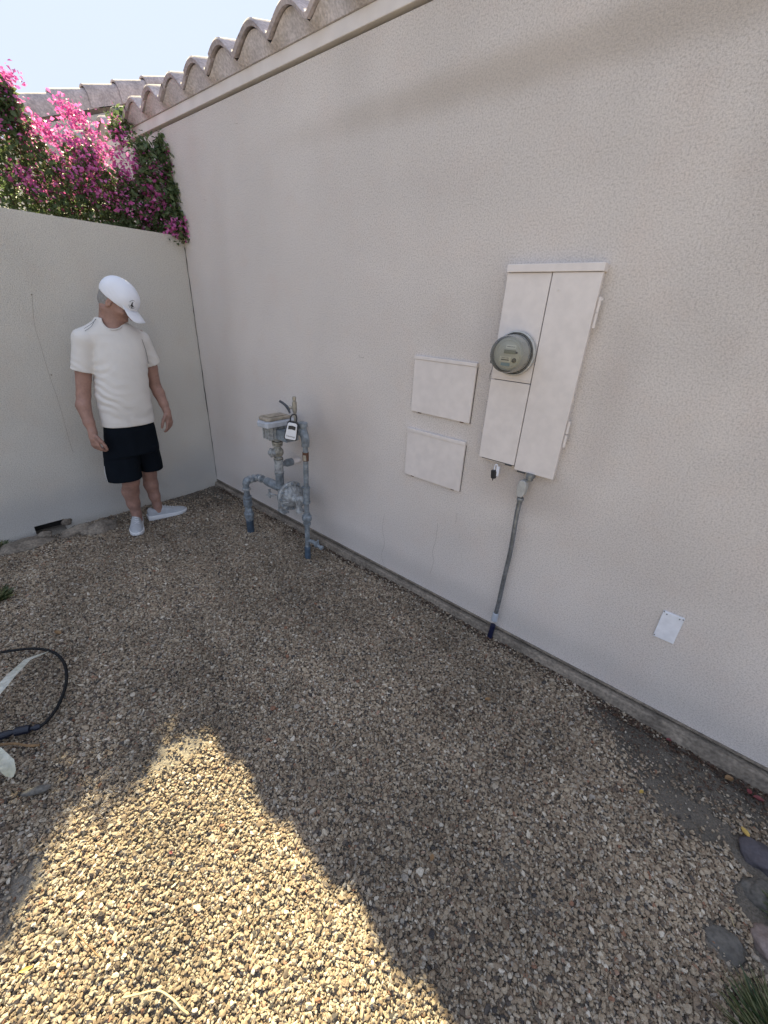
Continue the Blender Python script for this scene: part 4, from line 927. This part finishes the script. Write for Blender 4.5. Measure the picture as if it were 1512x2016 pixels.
# brim: curved sheet
n_u, n_v = 22, 8; top_ = []; bot_ = []
for j in range(n_v+1):
    v = j/n_v
    for i in range(n_u+1):
        u = -1+2*i/n_u; e = v*max(0, 1-abs(u)**3)**.5; lat = u*(.081+.026*e); fwd = .078*math.sqrt(max(0, 1-(u*.80)**2))+.094*e
        drop = .012+.008*u*u-.028*e*e-.062*e*u*u
        top_.append(H(fwd+.012, lat, drop+.004)); bot_.append(H(fwd+.012, lat, drop))
vs = np.array([PL(p) for p in top_+bot_]); fcs = []; n1 = (n_u+1)*(n_v+1)
for j in range(n_v):
    for i in range(n_u):
        a = j*(n_u+1)+i; q = (a, a+1, a+n_u+2, a+n_u+1); fcs.append(q); fcs.append(tuple(x+n1 for x in q[::-1]))
for i in range(n_u):
    for base in (0, n_v*(n_u+1)):
        a = base+i; fcs.append((a, a+1, a+1+n1, a+n1))
for j in range(n_v):
    for i in (0, n_u):
        a = j*(n_u+1)+i; fcs.append((a, a+n_u+1, a+n_u+1+n1, a+n1))
npobj('brim', vs, fcs, M['white'], cap, smooth=True, auto=60)
# emblem: dark bell inside a ring of lettering
def capsurf(f_, l_, u_, out=.002):
    p = H(f_, l_, u_); c = H(0, 0, .03); d = nrm(p-c)
    t = 0.05
    lo_, hi_ = .02, .2
    def val(r):
        w_ = c+d*r; q = (w_-H(-.002, 0, .034)); A = np.array(HA); e = (A@q)/np.array([.116, .091, .106]); q2 = A@(w_-H(.045, 0, .048))/np.array([.062, .074, .060]); return min((e@e)**.5-1, (q2@q2)**.5-1)
    for _ in range(30):
        md_ = (lo_+hi_)/2
        if val(md_) < 0: lo_ = md_
        else: hi_ = md_
    return c+d*(lo_+out), d
ec, ed = capsurf(.085, .046, .052, .0045); eu = nrm(hh_-ed*(hh_@ed)); er = nrm(np.cross(eu, ed))
def epos(a, b, o_=0.): return Vector(PL(ec+er*a*1.35+eu*b*1.35+ed*o_))
bm = NB()
bell = [(-.010, -.010), (-.007, -.004), (-.006, .006), (-.003, .011), (.003, .011), (.006, .006), (.007, -.004), (.010, -.010)]
prism(bm, [epos(a, b) for a, b in bell], Vector(PL(ed*.0015)-PL((0, 0, 0)))); prism(bm, [epos(a, b) for a, b in ((-.003, -.0115), (.003, -.0115), (.002, -.0155), (-.002, -.0155))], Vector(PL(ed*.0015)-PL((0, 0, 0))))
for a0, a1 in ((20, 160), (200, 340)):
    for k in range(a0, a1, 16):
        t0 = math.radians(k); t1 = math.radians(k+11)
        tube(bm, [epos(.0185*math.cos(t0), .0185*math.sin(t0)), epos(.0185*math.cos(t1), .0185*math.sin(t1))], .0013, 5)
obj('emblem', bm, M['print'], cap, label='dark bell emblem ringed by tiny stitched letters')
# eyes
for s_ in (1, -1):
    bm = NB(); bmesh.ops.create_uvsphere(bm, u_segments=10, v_segments=8, radius=.009)
    c = PL(H(.072, s_*.032, .000))
    for v in bm.verts: v.co += Vector(c)
    obj('eye', bm, M['sole'], man, smooth=True)

# sneakers
def sneaker(heel, toe, w, label=None):
    heel = np.array(heel); toe = np.array(toe); fw = nrm(toe-heel); L_ = float(np.linalg.norm(toe-heel)); sd_ = np.array([-fw[1], fw[0], 0])
    st_ = [(0, .030, .085), (.06, .036, .104), (.16, .037, .100), (.28, .037, .098), (.38, .038, .104), (.52, .043, .084), (.68, .048, .068), (.84, .044, .058), (.95, .030, .046), (1.0, .014, .034)]
    f = Field(np.minimum(heel, toe)-.09+[0, 0, .06], np.maximum(heel, toe)+.09+[0, 0, .08], .004)
    def prof(P, k):
        q = P-heel; t = (q@fw)/L_; l = np.abs(q@sd_-.006*np.sin(np.clip(t, 0, 1)*3.1)); tt = np.clip(t, 0, 1)
        w_ = np.interp(tt, [a[0] for a in st_], [a[1] for a in st_])*w; hh2 = np.interp(tt, [a[0] for a in st_], [a[2] for a in st_]); return q, t, l, w_, hh2
    def upper(P):
        q, t, l, w_, h2 = prof(P, 0); d = (np.sqrt((l/w_)**2+(np.maximum(q[..., 2]-.02, 0)/(h2-.018))**2.4)-1)*.03
        return np.maximum(np.maximum(d, .014-q[..., 2]), np.maximum(-t*L_, (t-1)*L_))
    f.put(np.minimum(heel, toe)-.06, np.maximum(heel, toe)+[.06, .06, .12], upper, 0)
    a_ = heel+fw*L_*.20; f.cone(a_+[0, 0, .095], a_+[0, 0, .15], .022, .034, 0, sub=True)
    up_ = f.mesh('sneaker', M['shoe'], man)
    if label: up_['label'] = label
    g = Field(np.minimum(heel, toe)-.09+[0, 0, .07], np.maximum(heel, toe)+[.09, .09, .05], .004)
    def sole(P):
        q, t, l, w_, h2 = prof(P, 0); top = .030+.014*(1-np.clip(t, 0, 1)); d = l-(w_+.004)
        en = np.maximum(-t*L_-.006, (t-1)*L_-.004); rise = .010*np.clip((t-.75)/.25, 0, 1)**2
        tread = .005*(np.sin(t*L_*2*math.pi/.013) > .2)*(l > w_-.010)
        return np.maximum(np.maximum(d, en), np.maximum(q[..., 2]-top-rise*.5, rise+tread-q[..., 2]))
    g.put(np.minimum(heel, toe)-.06, np.maximum(heel, toe)+[.06, .06, .06], sole, 0)
    g.mesh('sole', M['sole'], up_)
    bm = NB()
    for k in range(5):
        t_ = .40+k*.065; hw = .016+.001*k; zz = float(np.interp(t_, [a[0] for a in st_], [a[2] for a in st_]))+.002
        c = heel+fw*L_*t_
        tube(bm, [PL(c-sd_*hw+[0, 0, zz-.009]), PL(c+[0, 0, zz+.0025]), PL(c+sd_*hw+[0, 0, zz-.009])], .0028, 6, sub=3)
    c = heel+fw*L_*.36; tube(bm, [PL(c+[0, 0, .095]), PL(c+[0, 0, .124]), PL(c+fw*.012+[0, 0, .106])], .003, 6, sub=3)
    obj('laces', bm, M['sole'], up_, smooth=True)
sneaker((-.034, -.120, .0), (-.060, .160, .0), 1.0); sneaker((.040, -.105, .0), (.335, -.150, .0), 1.0)

# ------------------------------------------------------------------ the bougainvillea
bou = thing('bougainvillea', (-.5, -.9, 0), 'bougainvillea vine with magenta bracts spilling over the garden wall', 'bougainvillea')
def topz(y): return np.interp(y, [-3.2, -2.2, -1.5, -1.0, -.85, -.76, -.62, -.50, -.42, -.30, -.18, -.05, .0], [2.90, 2.92, 2.86, 2.76, 2.70, 2.53, 2.43, 2.52, 2.55, 2.39, 2.42, 2.36, 2.28])
def inbush(n_, skin):
    out = []
    while len(out) < n_:
        k = 4000
        y = rng.uniform(-2.9, -.02, k); x = -.12-rng.random(k)**1.3*.75; t = rng.random(k)**(.28 if skin else .75)
        tz = topz(y)+.10*np.sin(y*17+x*9)*.5+.05*np.sin(y*41+x*23)-.55*np.maximum(0, -(x+.45))**1.2-.35*np.maximum(0, x+.22)*2
        z = 1.75+(tz-1.75)*t; spill = rng.random(k) < .10
        keep = np.sin(x*23+y*19+z*27)+.8*np.sin(y*51-z*43)+.8*rng.normal(size=k) > -.7
        p = np.stack([x, y, z], -1)[keep]; out += list(p)
    return np.array(out[:n_])
extra = []
for (px, py, x_, r, n_) in ((356, 452, .02, .055, 160), (345, 425, -.02, .06, 150), (340, 380, -.05, .07, 170), (345, 330, -.08, .06, 130), (330, 300, -.15, .07, 120), (232, 262, -.35, .05, 90), (240, 235, -.55, .06, 90), (300, 350, -.1, .09, 200), (280, 300, -.15, .07, 160), (0, 175, -.2, .05, 120), (8, 222, -.2, .07, 200)):
    c = Q(px, py, x_); pts = c+rng.normal(0, r*.55, (n_, 3)); pts[:, 1] = np.minimum(pts[:, 1], -.012); pts[:, 0] = np.maximum(pts[:, 0], -1.2); extra.append(pts)
def cards(C_, size, bend, mt, name, parent, aspect=.6, per=1, sunup=.5):
    n_ = len(C_); nn_ = rng.normal(size=(n_, 3)); nn_[:, 2] += sunup*2; nn_[:, 0] += .5; nn_ /= np.linalg.norm(nn_, axis=1)[:, None]
    a = rng.normal(size=(n_, 3)); a[:, 2] -= .6; a -= nn_*(a*nn_).sum(1)[:, None]; a /= np.linalg.norm(a, axis=1)[:, None]; b = np.cross(nn_, a)
    s = size*(.6+.8*rng.random((n_, 1))); w = s*aspect
    v0 = C_-a*s*.5; v1 = C_-b*w*.5-a*s*.05+nn_*s*bend; v2 = C_+a*s*.55; v3 = C_+b*w*.5-a*s*.05+nn_*s*bend
    V = np.stack([v0, v1, v2, v3], 1); V[..., 1] = np.minimum(V[..., 1], -.004 if True else 9); V = V.reshape(-1, 3)
    i = np.arange(n_)[:, None]*4; Fc = np.concatenate([i+[0, 1, 2], i+[0, 2, 3]], 0)
    return npobj(name, V, Fc, M[mt], parent)
ex = np.concatenate(extra)
LV = np.concatenate([inbush(23000, False), inbush(9000, True), ex, ex+rng.normal(0, .02, ex.shape)])
LV[:, 0] = np.where((LV[:, 2] < 2.05) & (LV[:, 0] > -.17), np.where(LV[:, 1] > -.16, LV[:, 0], -.19), LV[:, 0])
cards(LV, .035, .14, 'leaf', 'foliage', bou, .62)
# bracts in clusters, mostly along the top
cl = inbush(430, True); cl = cl[(cl[:, 2] > topz(cl[:, 1])-.30) | (rng.random(len(cl)) < .30)]
cl2 = np.array([Q(px, py, x_) for px, py, x_ in ((125, 210, -.30), (140, 218, -.3), (155, 222, -.3), (165, 240, -.3), (150, 245, -.3), (10, 150, -.2), (5, 158, -.2), (12, 185, -.2), (8, 205, -.2), (20, 225, -.2), (228, 250, -.4), (238, 272, -.3), (182, 265, -.25), (195, 290, -.2), (218, 300, -.18), (150, 290, -.2), (170, 300, -.2), (90, 258, -.25), (80, 250, -.25), (60, 240, -.25), (45, 255, -.25), (110, 270, -.22), (190, 340, -.15), (183, 375, -.14), (50, 350, -.15), (84, 372, -.15), (35, 340, -.15),
     (355, 450, .03), (350, 440, .02), (362, 455, .03), (345, 455, .02), (300, 330, -.12), (305, 350, -.12), (298, 370, -.1), (320, 390, -.1), (310, 400, -.08), (262, 315, -.15), (258, 330, -.15), (345, 320, -.08), (340, 345, -.08))])
cl = np.concatenate([cl, cl2, cl2]); bp = np.repeat(cl, 26, 0)+rng.normal(0, 1, (len(cl)*26, 3))*[.040, .042, .030]; bp[:, 1] = np.minimum(bp[:, 1], -.01)
bp = bp[(bp[:, 2] > 2.06) | (bp[:, 0] < -.17) | (bp[:, 1] > -.16)]
cards(bp, .025, .22, 'pink', 'bracts', bou, .8)
bm = NB()
for k in range(26):
    y = random.uniform(-2.7, -.15); x = random.uniform(-.6, -.3); h = float(topz(y))
    p = [(x-.1, y-.1, -.1), (x, y, 1.2), (x+random.uniform(-.1, .15), y+random.uniform(-.15, .15), 1.9), (x+random.uniform(-.1, .2), min(-.03, y+random.uniform(-.2, .2)), h-.08), (x+random.uniform(-.1, .2), min(-.03, y+random.uniform(-.2, .2)), h+.02)]
    tube(bm, p, [.014, .010, .006, .004, .002], 6, sub=4)
obj('stems', bm, M['bark'], bou, smooth=True)

# ------------------------------------------------------------------ agave leaves and drip tube at the left
agv = thing('agave', (1.75, -2.35, -.05), 'pale agave with long pointed leaves at the left edge', 'agave')
def blade(pts, w, th=.006):
    bm = NB(); pts = [Vector(p) for p in pts]; n_ = len(pts); prev = None
    for i, p in enumerate(pts):
        d = (pts[min(i+1, n_-1)]-pts[max(i-1, 0)]).normalized(); sdv = d.cross(Vector((0, 0, 1))).normalized(); up_ = sdv.cross(d).normalized()
        ww = w[i]/2; ring = [bm.verts.new(p+sdv*ww+up_*ww*.35), bm.verts.new(p+up_*th*.5), bm.verts.new(p-sdv*ww+up_*ww*.35), bm.verts.new(p-up_*th*(.5+ww*20))]
        if prev:
            for a in range(4): bm.faces.new((prev[a], prev[(a+1) % 4], ring[(a+1) % 4], ring[a]))
        else: bm.faces.new(ring[::-1])
        prev = ring
    bm.faces.new(prev); o = obj('leaf', bm, M['agave'], agv, smooth=True, auto=60); return o
t0 = G(97, 1282, .0); t1 = G(55, 1300, .03); t2 = G(20, 1335, .05); t3 = G(-12, 1375, .05)
blade([t0, t0*.5+t1*.5, t1, t2, t3, (1.72, -2.25, .0)], [.002, .018, .030, .042, .050, .06])
u0 = G(25, 1530, .03); u1 = G(14, 1508, .05); u2 = G(-8, 1490, .06)
blade([u0, u0*.7+u1*.3, u1, u2, (1.85, -2.25, .0)], [.006, .030, .046, .060, .06])
for a_, l_ in ((150, .5), (200, .55), (240, .5), (280, .55), (320, .45), (100, .35)):
    c = np.array([1.75, -2.38, -.03]); d = np.array([math.cos(math.radians(a_)), math.sin(math.radians(a_)), 0]); d[1] = -abs(d[1])
    blade([c+d*l_+[0, 0, .35], c+d*l_*.7+[0, 0, .28], c+d*l_*.35+[0, 0, .14], c], [.003, .04, .06, .06])
drip = thing('drip_tube', G(70, 1330), 'black looped irrigation tube lying on gravel at the left edge', 'irrigation tube')
dp = [G(px, py, z) for px, py, z in ((-60, 1300, -.03), (-10, 1287, -.02), (30, 1280, -.01), (70, 1277, .0), (105, 1284, .0), (125, 1303, .0), (131, 1330, -.005), (127, 1358, -.01), (113, 1392, -.015), (92, 1420, -.02), (76, 1432, -.025))]
bm = NB(); tube(bm, dp, .0068, 10, sub=6); obj('hose', bm, M['tube'], drip, smooth=True)
a_ = G(80, 1430, -.025); b_ = G(24, 1442, -.025); c_ = G(-40, 1462, -.03)
bm = NB(); lathe(bm, a_, b_-a_, [(0, .009), (.012, .013), (.022, .012), (.024, .008), (.034, .008), (.036, .017), (.085, .018), (.088, .011), (float(np.linalg.norm(b_-a_)), .010)], 14); obj('connector', bm, M['bluetube'], drip, smooth=True)
bm = NB(); lathe(bm, b_, c_-b_, [(0, .010), (.012, .015), (.04, .016), (.05, .010), (.14, .010)], 14); obj('connector', bm, M['bluetube'], drip, smooth=True)

# ------------------------------------------------------------------ stones, fallen leaves, shrubs
def stone(px, py, r, mt, label, cat='stone', z=-.055, amp=.3, rot=0., nm='stone', grp=None):
    c = G(px, py, z); bm = NB(); blob(bm, (0, 0, 0), r, seed=px*.37, amp=amp, sub=4); bmesh.ops.rotate(bm, verts=bm.verts, cent=(0, 0, 0), matrix=Matrix.Rotation(rot, 3, 'Z'))
    bmesh.ops.translate(bm, verts=bm.verts, vec=Vector(c)); o = obj(nm, bm, M[mt], None, smooth=True, auto=70); tagp(o, label, cat, grp); return o
stone(1500, 1690, (.062, .055, .034), 'rockp', 'dark purple grey stone at the right edge, uppermost of the border stones', z=-.07)
stone(1518, 1775, (.075, .055, .034), 'rockg', 'rounded grey stone at the right edge, below the purple one', z=-.07)
stone(1524, 1868, (.055, .050, .034), 'rockr', 'pinkish stone at the right edge beside the low shrub', z=-.06)
stone(1432, 1862, (.055, .042, .013), 'rockg', 'flat dusty grey stone sunk in the gravel near the low shrub', z=-.062, rot=.5)
stone(72, 1556, (.047, .014, .013), 'rockg', 'long dark rounded stone on shaded gravel at the left', z=-.035, rot=math.radians(62), amp=.15)
def leaf(px, py, ln, w, mt, label, ang, z=-.036, curl=.25, nm='fallen_leaf', grp='fallen leaves scattered on the gravel'):
    c = G(px, py, z); c[2] += .0; bm = NB(); n_ = 8; rows = []
    for i in range(n_+1):
        t = i/n_; ww = w*math.sin(math.pi*min(.97, max(.03, t)))**.7; z_ = curl*ln*(t-.5)**2+.004
        rows.append([(ln*(t-.5), s_*ww/2, z_+abs(s_)*ww*.25) for s_ in (-1, 0, 1)])
    R3 = Matrix.Rotation(ang, 3, 'Z')
    for sgn, off in ((1, 0), (-1, -.0012)):
        vv = [[bm.verts.new(Vector(c)+R3@Vector((p[0], p[1], p[2]+off))) for p in r] for r in rows]
        for i in range(n_):
            for j in (0, 1): bm.faces.new((vv[i][j], vv[i+1][j], vv[i+1][j+1], vv[i][j+1]))
    o = obj(nm, bm, M[mt], None, smooth=True); tagp(o, label, 'leaf', grp)
leaf(115, 1247, .050, .024, 'drybrown', 'brown dry leaf on gravel above the looped black tube', .3, -.03)
leaf(1466, 1640, .036, .020, 'dryyel', 'yellow curled leaf on bare dirt near the right edge', 2.3, -.05)
leaf(1262, 1560, .022, .013, 'dryyel', 'small ochre leaf on gravel near the footing', 1.2, -.045)
leaf(1316, 1458, .022, .016, 'drypink', 'dull red fallen bract just below the footing, nearest the silver plate', .5, -.074)
leaf(1434, 1534, .036, .024, 'drybrown', 'pinkish brown dry leaf lying against the footing at the right', .8, -.074)
leaf(1492, 1574, .034, .022, 'drypink', 'dark red fallen bract at the right edge under the footing', .2, -.074)
leaf(1474, 1560, .024, .018, 'drypink', 'dark red fallen bract overlapping the one at the right edge', 1.4, -.070)
leaf(52, 1910, .030, .010, 'dryyel', 'slim orange leaf on sunlit gravel at the lower left', 1.1, -.032)
leaf(337, 1680, .012, .009, 'drypink', 'tiny bright red petal on sunlit gravel', .4, -.030)
leaf(850, 1690, .022, .014, 'drybrown', 'small brown leaf on shaded gravel near the shadow edge', 1.9, -.032)
leaf(960, 1378, .030, .020, 'drybrown', 'dark brown curled leaf on shaded gravel below the conduit', .9, -.035)
def twig(pix, r, mt, label, nm='twig', z=-.030):
    bm = NB(); tube(bm, [G(px, py, z+.004*math.sin(i*2)) for i, (px, py) in enumerate(pix)], r, 6, sub=4); o = obj(nm, bm, M[mt], None, smooth=True); tagp(o, label, 'twig'); return o
twig([(240, 1965), (275, 1957), (310, 1950), (338, 1966), (356, 1985), (370, 1996)], .0028, 'straw', 'curved straw coloured stem on sunlit gravel at the bottom')
twig([(152, 1840), (170, 1858), (184, 1872), (195, 1884)], .0014, 'drybrown', 'thin reddish twig on sunlit gravel at the lower left')
twig([(0, 1466), (30, 1464), (55, 1468), (78, 1467)], .005, 'drybrown', 'dry brown stem beside the blue black tube connector', z=-.035)
twig([(1427, 1790), (1438, 1802), (1444, 1820), (1446, 1825)], .0013, 'straw', 'thin pale twig on gravel left of the grey border stone')
# grass like shrubs at the right bottom corner, and dark sprigs at the left
def tuft(nm, c, n_, ln, spread, label, cat, lean=(0, 0), w=.0028, mt='needle'):
    c = np.array(c); V = []; Fc = []
    for k in range(n_):
        th = rng.uniform(0, 6.283); rr = rng.random()**.5*spread; p = c+[rr*math.cos(th), rr*math.sin(th), 0]
        d = nrm([math.cos(th)*rr/spread*1.1+lean[0]+rng.normal()*.3, math.sin(th)*rr/spread*1.1+lean[1]+rng.normal()*.3, 1.0]); L_ = ln*rng.uniform(.5, 1.1); s_ = nrm(np.cross(d, rng.normal(size=3)))
        droop = np.array([d[0], d[1], -.2])*L_*.35; base = len(V)
        for t, ww in ((0, 1), (.4, 1), (.75, .75), (1, .15)):
            q = p+d*L_*t+droop*t*t; V += [q-s_*w*ww, q+s_*w*ww]
        for i in range(3): Fc.append((base+2*i, base+2*i+1, base+2*i+3, base+2*i+2))
    root = thing(nm, c, label, cat)
    npobj('foliage', V, Fc, M[mt], root)
    bm = NB()
    for k in range(7): tube(bm, [c+[0, 0, -.02], c+[rng.normal()*spread*.3, rng.normal()*spread*.3, ln*.3], c+[rng.normal()*spread*.6, rng.normal()*spread*.6, ln*.6]], [.004, .003, .0015], 5)
    obj('stems', bm, M['bark'], root)
cc = G(1480, 1985, -.05); tuft('low_shrub', (cc[0]+.085, cc[1]-.05, -.06), 700, .085, .085, 'green needle leaved shrub in the bottom right corner', 'shrub', (-.3, .1))
cc = G(1535, 1800, -.05); tuft('low_shrub', (cc[0]+.045, cc[1], -.06), 400, .06, .045, 'small grey green sprig growing over the grey stone at the right edge', 'shrub', (-.2, .0))
cc = G(-8, 1180, -.05); tuft('weed', (cc[0], cc[1], -.05), 160, .06, .05, 'small dark weed at the left edge above the looped tube', 'weed', w=.006)
cc = G(0, 1082, -.05); tuft('weed', (cc[0], cc[1], -.05), 120, .05, .05, 'small dark weed at the left edge by the concrete lump', 'weed', w=.006)

# dark leaf litter caught along the footing and under the vine wall
nl_ = 1500
lx_ = np.concatenate([rng.uniform(.1, 4.6, nl_), rng.uniform(.02, .5, 500), 3.2+rng.normal(0, .12, 60), 3.6+rng.uniform(0, .9, 500), rng.uniform(1.2, 2.3, 250)])
ly_ = np.concatenate([-.035-np.abs(rng.normal(0, .035, nl_)), rng.uniform(-1.7, -.02, 500), -.62+rng.normal(0, .05, 60), -.04-np.abs(rng.normal(0, .09, 500)), rng.uniform(-2.1, -1.6, 250)])
C_ = np.stack([lx_, ly_, gh(lx_, ly_)+.004], -1)
o = cards(C_, .016, .15, 'litter', 'leaf_litter', None, .5, sunup=2.5); tagp(o, 'small dark dry litter gathered along the footing and corner', None, None, 'stuff')
